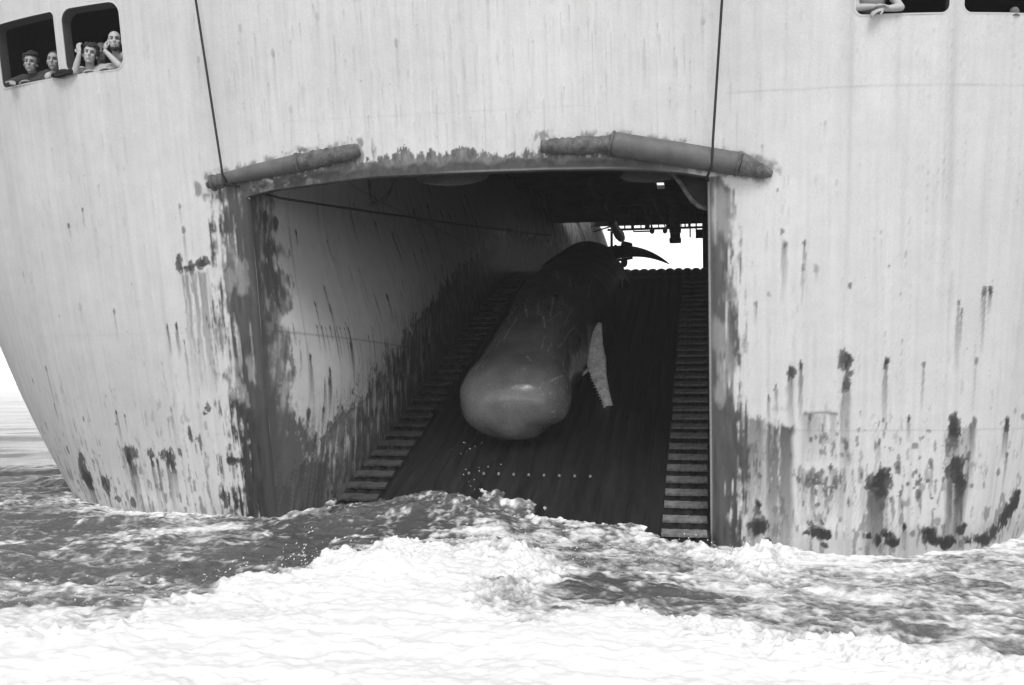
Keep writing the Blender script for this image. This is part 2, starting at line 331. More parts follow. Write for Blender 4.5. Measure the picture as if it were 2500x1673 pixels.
    wd = np.maximum(wd, .01); st = fbm(u * 26, z * 1.3, 4, 45); m = (1 - ss(.70, 1.15, np.maximum(e, 0) / wd + .7 * T.wu + .6 * T.wf + 1.3 * (st - .5))) * (u < UL + .02) * (z < 4.6)
    patch = ss(.40, .56, fbm(u * 7, z * 2.4, 4, 37)); lowd = ss(1.75, 1.45, z + .5 * T.wu)
    T.region(m * np.clip(.68 + .30 * patch + .5 * lowd - .45 * ss(.52, .72, st) * (1 - lowd) + .5 * ss(3.6, 4.2, z), 0, .97), .052 * (1 + .9 * (fbm(u * 24, z * 3, 3, 39) - .5)) - .03 * lowd)
    T.region((1 - ss(.03, .16, np.abs(e - .02) + .10 * T.wf + .12 * (st - .5))) * (z < 4.4) * .9, .055)
    e = (u - UR); wd = np.interp(z, [-.8, .2, .8, 1.1, 1.45, 1.62, 2.3, 3.4, 4.2, 4.45], [.36, .34, .40, .52, .56, .35, .37, .32, .31, .1])
    wd = np.maximum(wd, .01); st = fbm(u * 30, z * 1.5, 4, 44); m = (1 - ss(.75, 1.15, np.maximum(e, 0) / wd + .6 * T.wu + .5 * T.wf + 1.1 * (st - .5))) * (u > UR - .02) * (z < 4.4)
    patch = ss(.34, .54, fbm(u * 9, z * 2.0, 4, 41)); lowd = ss(1.7, 1.45, z + .5 * T.wu)
    T.region(m * np.clip(.70 + .30 * patch + .5 * lowd - .35 * ss(.54, .72, st) * (1 - lowd) + .2 * (st - .5), 0, .96), .07 * (1 + .9 * (fbm(u * 24, z * 3, 3, 40) - .5)) - .02 * lowd)
    T.region((1 - ss(.0, .05, np.abs(e) + .02 * T.wf)) * (z < 4.4) * .6, .3)
    lz = z - lintel(u); inn = ss(UL - .12, UL + .02, u) * (1 - ss(-.9, UR + .1, u))
    hgt = .215 + .05 * np.sin(u * 1.3) + .22 * T.wu + .22 * T.wf
    T.region((1 - ss(hgt - .015, hgt + .015, lz)) * inn * (lz > -.05) * (.86 + .5 * T.wf), .06 + .06 * fbm(u * 14, z * 10, 3, 43))
    T.region((1 - ss(.09, .15, lz + .16 * T.wu + .10 * T.wf)) * inn * (lz > -.05) * np.clip(1 - 1.0 * ss(.58, .66, fbm(u * 9, z * 13, 4, 50)) * ss(-4.4, -5.2, u), 0, .94), .035 + .05 * fbm(u * 22, z * 16, 4, 49))
    T.region((1 - ss(.004, .018, np.abs(lz - .012))) * ss(-3.6, -2.9, u) * (1 - ss(-1.2, -.6, u)) * .35, .4)
    # scorched edges round the fender bars
    for (a, b) in FENDER_LINES:
        d = seg_d(u, z, a, b); T.region((1 - ss(.13, .20, d + .14 * T.wu + .10 * T.wf)) * .7 * ss(.42, .6, fbm(u * 10, z * 6, 3, 47)), .10)
    return np.clip(T.t, .02, .75)
def seg_d(u, z, a, b):
    dx, dz = b[0] - a[0], b[1] - a[1]; t = np.clip(((u - a[0]) * dx + (z - a[1]) * dz) / (dx * dx + dz * dz), 0, 1)
    return np.hypot(u - a[0] - t * dx, z - a[1] - t * dz)
FENDER_LINES = [((-6.63, 4.54), (-5.21, 4.77)), ((-5.21, 4.77), (-4.39, 4.90)), ((-2.0, 4.83), (-1.16, 4.80)), ((-1.16, 4.82), (.35, 4.52)), ((.35, 4.52), (.66, 4.42))]

# ------------------------------------------------------------------ hull plating
def build_hull():
    zr = np.concatenate([np.arange(-.8, 7.2, .0155), np.linspace(7.2, 9.2, 12)]); nr = len(zr)
    nL, nM, nR = 520, 400, 420
    qL = np.linspace(1, 0, nL); uM = np.linspace(UL, UR, nM); qR = np.linspace(0, 1, nR)
    Z = np.repeat(zr[:, None], nL + nM - 2 + nR, 1)
    smL = 5 + .52 * zr - .04 * zr ** 2 + 6.45; smR = .8 + .07 * zr + 4.04 + .33 * zr
    Ul = -(-UL + (smL + UL)[:, None] * np.sin(qL * pi / 2)[None, :]); Ur = UR + (smR - UR)[:, None] * np.sin(qR * pi / 2)[None, :]
    U = np.concatenate([Ul[:, :-1], np.repeat(uM[None, :], nr, 0), Ur[:, 1:]], 1)
    wz = np.clip(1 - np.abs(Z - 4.4) / 1.0, 0, 1); k0 = int(np.argmin(np.abs(zr - 4.4)))
    Z = Z + (lintel(U) - zr[k0]) * wz
    # snap grid points on to the window outlines
    cellu = .016
    for wdw in WINDOWS:
        d = rrect_sdf(U, Z, wdw); h = .001
        gu = (rrect_sdf(U + h, Z, wdw) - d) / h; gz = (rrect_sdf(U, Z + h, wdw) - d) / h
        k = np.abs(d) < .0085; U = np.where(k, U - d * gu, U); Z = np.where(k, Z - d * gz, Z)
    Vv = hullV(U, Z)
    lim = (Z < lintel(U) - .02)
    for edge, r, side in ((UL, .07, -1), (UR, .12, 1)):
        dd = (U - edge) * side; k = lim & (dd >= -.001) & (dd < r)
        Vv = np.where(k, Vv + r - np.sqrt(np.maximum(0, r * r - (r - np.clip(dd, 0, r)) ** 2)), Vv)
    Vv = Vv + .010 * (fbm(U * .9, Z * 1.1, 2, 5) - .5) * 2 + .004 * (fbm(U * 3, Z * 3, 2, 6) - .5) + .0035 * np.cos(2 * pi * U / .78) * fbm(U * .7, Z * .9, 2, 7)
    tone = hull_tone(U.ravel(), Z.ravel()).reshape(U.shape)
    cu = (U[:-1, :-1] + U[1:, 1:]) / 2; cz = (Z[:-1, :-1] + Z[1:, 1:]) / 2
    keep = ~((cu > UL) & (cu < UR) & (cz < lintel(cu)))
    for wdw in WINDOWS: keep &= rrect_sdf(cu, cz, wdw) > 0
    # carry both sides forward along the ship
    exts = []
    for side in (0, -1):
        e = [];
        for dv in (3, 10, 30): e.append((U[:, side] + (.3 * dv ** .5 * (-1 if side == 0 else 1)), Vv[:, side] + dv))
        exts.append(e)
    Uf = np.concatenate([np.stack([e[0] for e in exts[0][::-1]], 1), U, np.stack([e[0] for e in exts[1]], 1)], 1)
    Vf = np.concatenate([np.stack([e[1] for e in exts[0][::-1]], 1), Vv, np.stack([e[1] for e in exts[1]], 1)], 1)
    Zf = np.concatenate([np.repeat(Z[:, :1], 3, 1), Z, np.repeat(Z[:, -1:], 3, 1)], 1)
    Tf = np.concatenate([np.full((nr, 3), .55), tone, np.full((nr, 3), .55)], 1)
    kf = np.ones((nr - 1, Uf.shape[1] - 1), bool); kf[:, 3:-3] = keep
    me = np_mesh('hull', np.stack([Uf, Vf, Zf], -1), grid_faces(nr, Uf.shape[1], kf), {'tone': Tf})
    return link('hull', me, M['paint'], ship)
build_hull()

# ------------------------------------------------------------------ windows: lip and reveal, dim mess room behind
def rr_pts(r, n=10):
    u0, u1, z0, z1, R = r; P = []
    for cx, cz, a0 in ((u1 - R, z1 - R, 0), (u0 + R, z1 - R, 90), (u0 + R, z0 + R, 180), (u1 - R, z0 + R, 270)):
        for i in range(n + 1):
            a = radians(a0 + 90 * i / n); P.append((cx + R * cos(a), cz + R * sin(a)))
    Q = []
    for i in range(len(P)):
        a, b = P[i], P[(i + 1) % len(P)]; L = math.hypot(a[0] - b[0], a[1] - b[1]); k = max(1, int(L / .05))
        for j in range(k): Q.append((a[0] + (b[0] - a[0]) * j / k, a[1] + (b[1] - a[1]) * j / k))
    return np.array(Q)
for r in WINDOWS:
    P = rr_pts(r); n = len(P); c = np.array([(r[0] + r[1]) / 2, (r[2] + r[3]) / 2])
    rings = []
    for off, dv in ((.010, -.004), (-.008, -.006), (-.008, .01)):
        r2 = (r[0] - off, r[1] + off, r[2] - off, r[3] + off, max(.02, r[4] + off)); Q = c + (P - c) * (1 + off * 2 / np.array([r[1] - r[0], r[3] - r[2]]))
        rings.append(np.stack([Q[:, 0], hullV(Q[:, 0], Q[:, 1]) + dv, Q[:, 1]], 1))
    mb = MB(); mb.add(np.concatenate(rings), [(k * n + i, k * n + (i + 1) % n, (k + 1) * n + (i + 1) % n, (k + 1) * n + i) for k in range(2) for i in range(n)])
    f = mb.build('window', M['sill'], ship, False)
    rings = [rings[-1], rings[-1] + np.array([0, .19, 0])]
    mb = MB(); mb.add(np.concatenate(rings), [(i, (i + 1) % n, n + (i + 1) % n, n + i) for i in range(n)]); mb.build('reveal', M['reveal'], f, False)
def room(u0, u1, z0, z1, depth):
    us = np.linspace(u0, u1, 24); mb = MB()
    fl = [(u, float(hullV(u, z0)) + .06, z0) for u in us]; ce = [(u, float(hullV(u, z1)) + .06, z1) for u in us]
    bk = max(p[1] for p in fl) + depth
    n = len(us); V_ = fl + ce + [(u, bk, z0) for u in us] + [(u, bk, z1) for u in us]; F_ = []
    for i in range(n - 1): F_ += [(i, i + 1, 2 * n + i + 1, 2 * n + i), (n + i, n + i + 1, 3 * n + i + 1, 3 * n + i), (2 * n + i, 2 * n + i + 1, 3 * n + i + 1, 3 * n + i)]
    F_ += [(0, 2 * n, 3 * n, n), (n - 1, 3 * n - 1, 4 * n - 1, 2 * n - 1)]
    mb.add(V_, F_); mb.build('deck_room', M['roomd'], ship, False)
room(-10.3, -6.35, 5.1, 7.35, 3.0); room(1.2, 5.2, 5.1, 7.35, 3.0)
mb = MB(); mb.tube([(-8.35, 1.6, 7.3), (-8.30, 1.6, 6.95), (-8.52, 1.5, 6.62)], .02, 8); mb.build('conduit', M['dark'], ship)

# ------------------------------------------------------------------ slipway walls
def left_wall():
    vv = np.concatenate([np.arange(0, 14, .018), np.linspace(14.02, 25, 220)]); hh = np.concatenate([np.linspace(-.5, 0, 5)[:-1], np.linspace(0, 1, 330)])
    VV = np.repeat(vv[None, :], len(hh), 0)
    Zt = 7.68; HH = np.repeat(hh[:, None], len(vv), 1)
    zb = ramp(VV) - .05
    ZZ = np.where(HH >= 0, zb + (Zt - zb) * HH ** 1.15, zb + HH * 1.2)
    vs_ = hullV(UL, ZZ) + .072; VV = vs_ + VV * (25 - vs_) / 25
    UU = wall_u(VV, vs_, ZZ - ramp(VV)) + .012 * (fbm(VV * .8, ZZ * 1.2, 2, 81) - .5)
    foot = ramp(VV); hgt = ZZ - foot
    d = VV - vs_
    low = fbm(VV * .6, ZZ * .6, 3, 82) - .5; ver = fbm(VV * 10, ZZ * .4, 4, 83) - .5; mot = fbm(VV * 8, ZZ * 8, 4, 84) - .5
    t = .47 * (1 + .12 * low + .16 * ver + .14 * mot); T = Tone(VV.ravel(), ZZ.ravel(), t.ravel())
    u_, z_ = T.u, T.z; d = d.ravel(); hgt = hgt.ravel()
    for vsm, dk in [(.75, .6), (1.3, .4), (2.6, .35), (4.6, .3), (7.5, .3), (10, .3)]: T.region(np.exp(-((u_ - vsm) / .014) ** 2) * dk, .1)
    T.region(np.exp(-((z_ - 2.62 + .02 * (u_ - 1)) / .014) ** 2) * (u_ < 5.5) * .5, .1); T.region(np.exp(-((z_ - 5.1 + .05 * (u_ - 8)) / .016) ** 2) * .4, .1)
    rs = np.random.default_rng(5)
    for i in range(230):
        v0 = rs.uniform(.8, 13); z0 = float(ramp(v0)) + rs.uniform(.3, 4.2)
        wd = rs.choice([.012, .02, .03, .045], p=[.35, .35, .2, .1]); T.streak(v0, z0, wd * rs.uniform(8, 25), wd, rs.uniform(.3, .95), .09, head=rs.random() < .4)
    for v0 in np.linspace(1.6, 2.4, 9): T.streak(v0 + rs.uniform(-.04, .04), 2.75, rs.uniform(.15, .7), rs.uniform(.012, .03), .9, .08)
    for b in [(1.75, 1.75, .05, .35), (1.35, 1.95, .05, .35), (1.3, 1.25, .05, .25), (1.6, 1.35, .04, .2), (2.4, 2.2, .04, .3)]: T.streak(b[0], b[1] + b[3], b[3] * 2, .04, .9, .08)
    # rub lines running with the whales' way up
    for k in range(22):
        v0 = rs.uniform(.8, 10); z0 = float(ramp(v0)) + rs.uniform(.2, 1.1) ; L = rs.uniform(.3, 1.6); sl = RM + rs.uniform(-.1, .7)
        dd = seg_d(u_, z_, (v0, z0), (v0 + L, z0 + L * sl)) + .03 * T.wu; T.region((1 - ss(.004, .018, dd)) * rs.uniform(.2, .6), .11)
    # corner rust
    wd = np.interp(z_, [-.8, .3, .9, 1.5, 1.9, 2.6, 3.3, 3.8, 4.9, 5.2], [1.0, .9, .7, .45, .42, .6, .72, .78, .75, .6])
    m = 1 - ss(.72, 1.12, d / wd + 1.0 * T.wu + .8 * T.wf); patch = .55 * ss(.38, .58, fbm(u_ * 6, z_ * 2.2, 4, 85)) + .55 * ss(.44, .6, fbm(u_ * 17, z_ * 6, 4, 95)); lowd = ss(1.7, 1.3, z_ + .5 * T.wu)
    T.region(np.clip(m * (.5 + .5 * patch + .4 * lowd), 0, .95), .07)
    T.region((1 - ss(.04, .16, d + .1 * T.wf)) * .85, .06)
    T.blob(.62, 3.45, .17, .5, .95, .06); T.blob(.35, 4.6, .2, .12, .9, .05); T.blob(.55, 4.15, .08, .22, .9, .05); T.blob(.9, 4.15, .07, .12, .9, .05); T.blob(1.0, 2.2, .06, .16, .8, .08)
    # wear band above the foot; interior shade put into the tone further in
    wb = np.interp(d, [0, .5, 1.0, 2.6, 4.9, 8.5, 15, 25], [.45, .75, 1.05, 1.1, 1.40, 1.45, 1.05, 1.15])
    hw = hgt + .55 * T.wu + .30 * T.wf + .35 * (T.ver - .5); wear = 1 - ss(wb - .04, wb + .05, hw)
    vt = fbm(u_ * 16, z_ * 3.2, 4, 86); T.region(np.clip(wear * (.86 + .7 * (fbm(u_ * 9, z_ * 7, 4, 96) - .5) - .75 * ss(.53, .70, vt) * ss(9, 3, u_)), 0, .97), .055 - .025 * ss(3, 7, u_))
    T.region(np.exp(-((hw - wb + .03) / .035) ** 2) * .8 * (d > .6), .045)
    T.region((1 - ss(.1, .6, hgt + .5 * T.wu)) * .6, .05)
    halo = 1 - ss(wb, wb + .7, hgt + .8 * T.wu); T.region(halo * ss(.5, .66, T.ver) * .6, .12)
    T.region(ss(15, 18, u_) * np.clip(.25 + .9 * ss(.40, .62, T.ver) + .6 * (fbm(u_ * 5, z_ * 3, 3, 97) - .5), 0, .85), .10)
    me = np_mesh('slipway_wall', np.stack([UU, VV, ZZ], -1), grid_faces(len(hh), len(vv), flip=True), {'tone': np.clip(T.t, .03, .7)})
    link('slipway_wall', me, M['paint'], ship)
left_wall()
def right_wall():
    vv = np.linspace(0, 25, 260); zz = np.linspace(-.8, 7.68, 160); VV, ZZ = np.meshgrid(vv, zz)
    vs_ = hullV(UR, ZZ) + .122; VV = vs_ + VV * (25 - vs_) / 25
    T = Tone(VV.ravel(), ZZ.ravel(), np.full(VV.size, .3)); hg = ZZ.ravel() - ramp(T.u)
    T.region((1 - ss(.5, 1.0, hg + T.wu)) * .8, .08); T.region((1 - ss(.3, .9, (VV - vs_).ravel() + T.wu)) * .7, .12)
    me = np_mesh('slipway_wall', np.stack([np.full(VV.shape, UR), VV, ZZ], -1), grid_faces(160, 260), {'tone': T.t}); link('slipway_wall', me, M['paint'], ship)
right_wall()
# bright worn bar up the edge of the right post
mb = MB(); zs = np.linspace(-.7, 4.36, 40); mb.tube([(UR + .005, float(hullV(UR, z)) + .10, z) for z in zs], .022, 10); mb.build('edge_bar', M['bar'], ship)

# ------------------------------------------------------------------ ramp, treads, bolts, deck beyond
PL = .226
uu = np.arange(-5.32, .001, PL / 12); vv = np.concatenate([np.arange(-.8, 13, .12), np.arange(13, 15.4, .05), np.linspace(15.5, 40, 12)])
UU, VV = np.meshgrid(uu, vv); rib = np.abs(np.sin(pi * (UU + .03 * (fbm(UU * 0, VV * .3, 2, 3) - .5)) / PL)) ** .55
ZZ = ramp(VV) - .075 + .06 * rib + .012 * (fbm(np.floor(UU / PL) * 3.7, VV * .8, 2, 91) - .5)
me = np_mesh('slipway_ramp', np.stack([UU, VV, ZZ], -1), grid_faces(len(vv), len(uu))); rampo = link('slipway_ramp', me, M['ramp'], ship)
bolt0 = None
for i in range(9):
    u = -3.56 + .2285 * i; v = 2.39 - .004 * i
    if bolt0 is None:
        mb = MB(); mb.tube([(0, -.012, 0), (0, .02, .018), (0, .05, .022)], [.018, .026, .014], 8); bolt0 = mb.build('bolt', M['bolt'], rampo); b = bolt0
    else: b = copy_of(bolt0, rampo)
    b.location = (u, v, float(ramp(v)) + .012)
th = atan(RM); Rr = Matrix.Rotation(th, 3, 'X')
t0 = {}
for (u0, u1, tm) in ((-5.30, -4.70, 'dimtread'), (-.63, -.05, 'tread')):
    first = None
    for k in range(34):
        v = .55 + .357 * k
        if first is None:
            bm = bmesh.new(); bmesh.ops.create_grid(bm, x_segments=14, y_segments=4, size=.5)
            for q in bm.verts: q.co = Vector((q.co.x * (u1 - u0), q.co.y * .15, 0))
            e = bmesh.ops.extrude_face_region(bm, geom=bm.faces[:])
            for q in e['geom']:
                if isinstance(q, bmesh.types.BMVert): q.co.z += .035
            bmesh.ops.recalc_face_normals(bm, faces=bm.faces[:])
            for q in bm.verts: q.co += Vector(((random.random() - .5) * .008, (random.random() - .5) * .012, (random.random() - .5) * .008))
            me = bpy.data.meshes.new('step_tread'); bm.to_mesh(me); bm.free()
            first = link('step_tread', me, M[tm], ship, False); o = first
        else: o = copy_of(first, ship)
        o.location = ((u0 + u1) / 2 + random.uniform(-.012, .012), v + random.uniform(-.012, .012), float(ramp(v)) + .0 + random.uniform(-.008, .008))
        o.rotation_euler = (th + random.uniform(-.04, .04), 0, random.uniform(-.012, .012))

# ------------------------------------------------------------------ slipway ceiling and what hangs under it
CZ = 7.68; CE = 24.2
def ceil_patch(mb, u0, u1, v0, v1): mb.box(((u0 + u1) / 2, (v0 + v1) / 2, CZ + .06), (u1 - u0, v1 - v0, .12))
mb = MB(); h = (-1.50, -1.27, 16.3, 17.6)
ceil_patch(mb, -6.3, .3, -.6, h[2]); ceil_patch(mb, -6.3, h[0], h[2], h[3]); ceil_patch(mb, h[1], .3, h[2], h[3]); ceil_patch(mb, -3.9, .3, h[3], CE); ceil_patch(mb, -6.3, -3.9, h[3], 18.3); ceil_patch(mb, -6.3, -3.9, 22.8, CE); mb.build('ceiling', M['dark'], ship, False)  # large gap on the left is added so sky light reaches the far wall
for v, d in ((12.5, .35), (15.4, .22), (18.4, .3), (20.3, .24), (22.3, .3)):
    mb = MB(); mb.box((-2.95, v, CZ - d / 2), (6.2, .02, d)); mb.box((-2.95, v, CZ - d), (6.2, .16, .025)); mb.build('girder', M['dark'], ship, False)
mb = MB(); mb.box((-4.6, 18.1, CZ - .42), (3.4, .06, .84)); mb.build('gap_baffle', M['dark'], ship, False)  # baffle added to keep the open ceiling gap out of view
mb = MB(); mb.box((-1.7, CE - .02, CZ - .16), (3.9, .08, .075))
u = -3.6
for wgap, wst in ((.10, .05), (.16, .03), (.22, .05), (.2, .1), (.24, .04), (.12, .18), (.3, .04), (.24, .4), (.12, .04), (.1, .05), (.08, .08)):
    mb.box((u + wgap + wst / 2, CE - .03, CZ - .06), (wst, .05, .14)); u += wgap + wst
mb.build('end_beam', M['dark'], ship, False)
mb = MB(); A = Vector((-3.3, 15.0, 7.52)); B = Vector((-2.86, 20.9, 6.72))
pts = [A.lerp(B, t) for t in (0, .3, .301, .42, .421, .6, .601, .72, .721, .93, 1)]; mb.tube(pts, [.10, .10, .13, .13, .10, .11, .15, .15, .11, .17, .13], 14); mb.build('cargo_boom', M['fender'], ship)
for t, q in ((.35, .8), (.75, .7)):
    p = A.lerp(B, t); mb = MB(); mb.tube([p, p + Vector((-q, .4, -.12))], .025, 8); mb.build('boom_stay', M['dark'], ship)
hb = MB()
for k in range(8):
    hb.box((-1.03, 19.0, 7.42 - k * .155), (.31 + .05 * (k % 2), .28, .165), bev=.045)
hb.tube([(-1.15, 19, 7.66), (-1.15, 19, 6.25)], .03, 8).tube([(-.91, 19, 7.66), (-.91, 19, 6.25)], .03, 8)
hb.build('chain_ladder', M['fender'], ship)
for (u, v, z, uu2) in ((-2.45, 19.5, 7.0, -1.95), (-2.35, 19.5, 6.72, -1.8)):
    mb = MB(); mb.tube([(u, v, z), (uu2, v, z)], .025, 8); mb.tube([(u, v, z), (u, v, 7.68)], .018, 8); mb.tube([(uu2, v, z), (uu2, v, 7.68)], .018, 8); mb.build('pipe_hanger', M['fender'], ship)
for (u, z) in ((-1.75, 6.72), (-1.35, 6.72)):
    mb = MB(); mb.tube([(u - .4, 17.5, 7.6), (u, 19.2, z + .1), (u, 19.2, z)], .022, 8); mb.ball((u, 19.2, z - .04), (.08, .08, .1)); mb.build('hanging_block', M['fender'], ship)
for u in (-.62, -.42, -.2):
    mb = MB(); mb.tube([(u, 21.5, 7.68), (u, 21.5, 6.6 + .5 * random.random())], .025, 8); mb.build('conduit', M['fender'], ship)
# dark frame at the far end of the right wall, and a broken rail at the left
mb = MB(); mb.box((-.13, 24.3, 6.5), (.2, .2, 2.4)); mb.box((-.3, 24.3, 7.3), (.35, .2, .3)); mb.box((-.24, 24.3, 5.6), (.14, .16, .5)); mb.build('door_post', M['dark'], ship, False)
mb = MB()
for x, z1 in ((-3.52, 7.5), (-3.38, 7.0), (-3.30, 6.9)): mb.tube([(x, 24.4, 5.0), (x, 24.4, z1)], .05, 8)
mb.tube([(-3.5, 24.4, 6.4), (-2.75, 24.4, 6.5)], .05, 8); mb.box((-3.0, 24.4, 6.85), (.42, .2, .5), Matrix.Rotation(.25, 3, 'Y'), .08); mb.ball((-3.06, 24.4, 6.35), (.13, .1, .2)); mb.build('winch_stand', M['dark'], ship)

# ------------------------------------------------------------------ lip, gussets and fender bars round the opening
mb = MB(); us = np.linspace(UL, UR, 90)
for i in range(89):
    pass
V_ = []; F_ = []
for i, u in enumerate(us):
    z = float(lintel(u)); v0 = float(hullV(u, z)); V_ += [(u, v0 + .004, z + .003), (u, v0 + .02, z - .012), (u, v0 + .10, z - .008), (u, v0 + .10, z + .45)]
for i in range(89):
    for k in range(3): F_.append((i * 4 + k, (i + 1) * 4 + k, (i + 1) * 4 + k + 1, i * 4 + k + 1))
mb.add(V_, F_); mb.build('lintel_lip', M['dark'], ship, False)
def plate(name, pts, v, th, m):
    n = len(pts); mb = MB(); mb.add([(a, v, b) for a, b in pts] + [(a, v + th, b) for a, b in pts], [tuple(range(n))[::-1], tuple(range(n, 2 * n))] + [(i, (i + 1) % n, n + (i + 1) % n, n + i) for i in range(n)])
    return mb.build(name, m, ship, False)
def arc(c, ru, rz, a0, a1, n=14): return [(c[0] + ru * cos(radians(a0 + (a1 - a0) * i / n)), c[1] + rz * sin(radians(a0 + (a1 - a0) * i / n))) for i in range(n + 1)]
plate('gusset', [(-.005, 4.6), (-.005, 4.05)] + [(-.03, 4.06), (-.12, 4.1), (-.2, 4.17), (-.27, 4.27), (-.33, 4.38), (-.42, 4.5), (-.5, 4.6)], .34, .03, M['roomd'])
cv = [(-.005, 4.06), (-.12, 4.1), (-.2, 4.17), (-.27, 4.27), (-.33, 4.38), (-.42, 4.5), (-.5, 4.6)]
mb = MB(); mb.tube([(a, .33, b) for a, b in cv], .03, 8); mb.build('gusset_rim', M['rust'], ship)
plate('lintel_plate', [(-1.05, 4.6)] + arc((-.75, 4.6), .42, .17, 215, 325) + [(-.3, 4.6)], .36, .03, M['dark'])
plate('lintel_plate', [(-3.75, 4.62)] + arc((-3.3, 4.62), .5, .13, 195, 345) + [(-2.8, 4.62)], .36, .03, M['dark'])
mb = MB(); mb.tube([(wall_u(4.7) + .03, 4.7, 5.9), (wall_u(4.7) + .04, 4.7, 5.1)], .03, 8); mb.tube([(float(wall_u(4.7)) + .05 + .5 * sin(t), 4.7, 5.1 + .62 * (1 - cos(t))) for t in np.linspace(0, 1.4, 10)], .035, 8); mb.build('wall_bracket', M['fender'], ship)
def fend(pts, rad, m, name='fender_bar', rag=0):
    P = []; R = []
    n = 26; pts = [np.array(p, float) for p in pts]; seg = np.linspace(0, len(pts) - 1, n)
    for t in seg:
        i = min(int(t), len(pts) - 2); f = t - i; p = pts[i] * (1 - f) + pts[i + 1] * f; r = rad[i] * (1 - f) + rad[i + 1] * f
        P.append((p[0], float(hullV(p[0], p[1])) - r * .35, p[1])); R.append(r * (1 + rag * random.uniform(-1, 1)))
    return MB().tube(P, R, 20).build(name, m, ship)
def collar(p, q, r):
    p = np.array(p); q = np.array(q); d = (q - p) / np.linalg.norm(q - p) * .012
    P = [(a[0], float(hullV(a[0], a[1])) - r * .35, a[1]) for a in (p - d, p + d)]
    MB().tube(P, r + .014, 20).build('fender_collar', M['rust'], ship)
fend([(-6.28, 4.61), (-5.8, 4.685), (-5.22, 4.77)], [.085, .105, .12], M['fender'])
fend([(-6.30, 4.60), (-6.42, 4.575), (-6.55, 4.54)], [.085, .09, .045], M['rust'], rag=.12)
collar((-6.46, 4.565), (-6.3, 4.6), .10); collar((-5.24, 4.77), (-5.2, 4.776), .118)
fend([(-5.20, 4.775), (-4.8, 4.83), (-4.5, 4.875), (-4.40, 4.90)], [.115, .11, .10, .075], M['rust'], rag=.13)
fend([(-1.15, 4.825), (-.4, 4.675), (.36, 4.52)], [.145, .145, .142], M['fender'])
collar((-1.16, 4.825), (-1.1, 4.81), .145); collar((.34, 4.525), (.4, 4.51), .142)
fend([(-1.17, 4.815), (-1.6, 4.825), (-1.9, 4.83), (-2.03, 4.835)], [.12, .105, .09, .07], M['rust'], rag=.13)
fend([(.37, 4.515), (.50, 4.475), (.62, 4.43), (.74, 4.40)], [.135, .115, .085, .045], M['rust'], rag=.10)

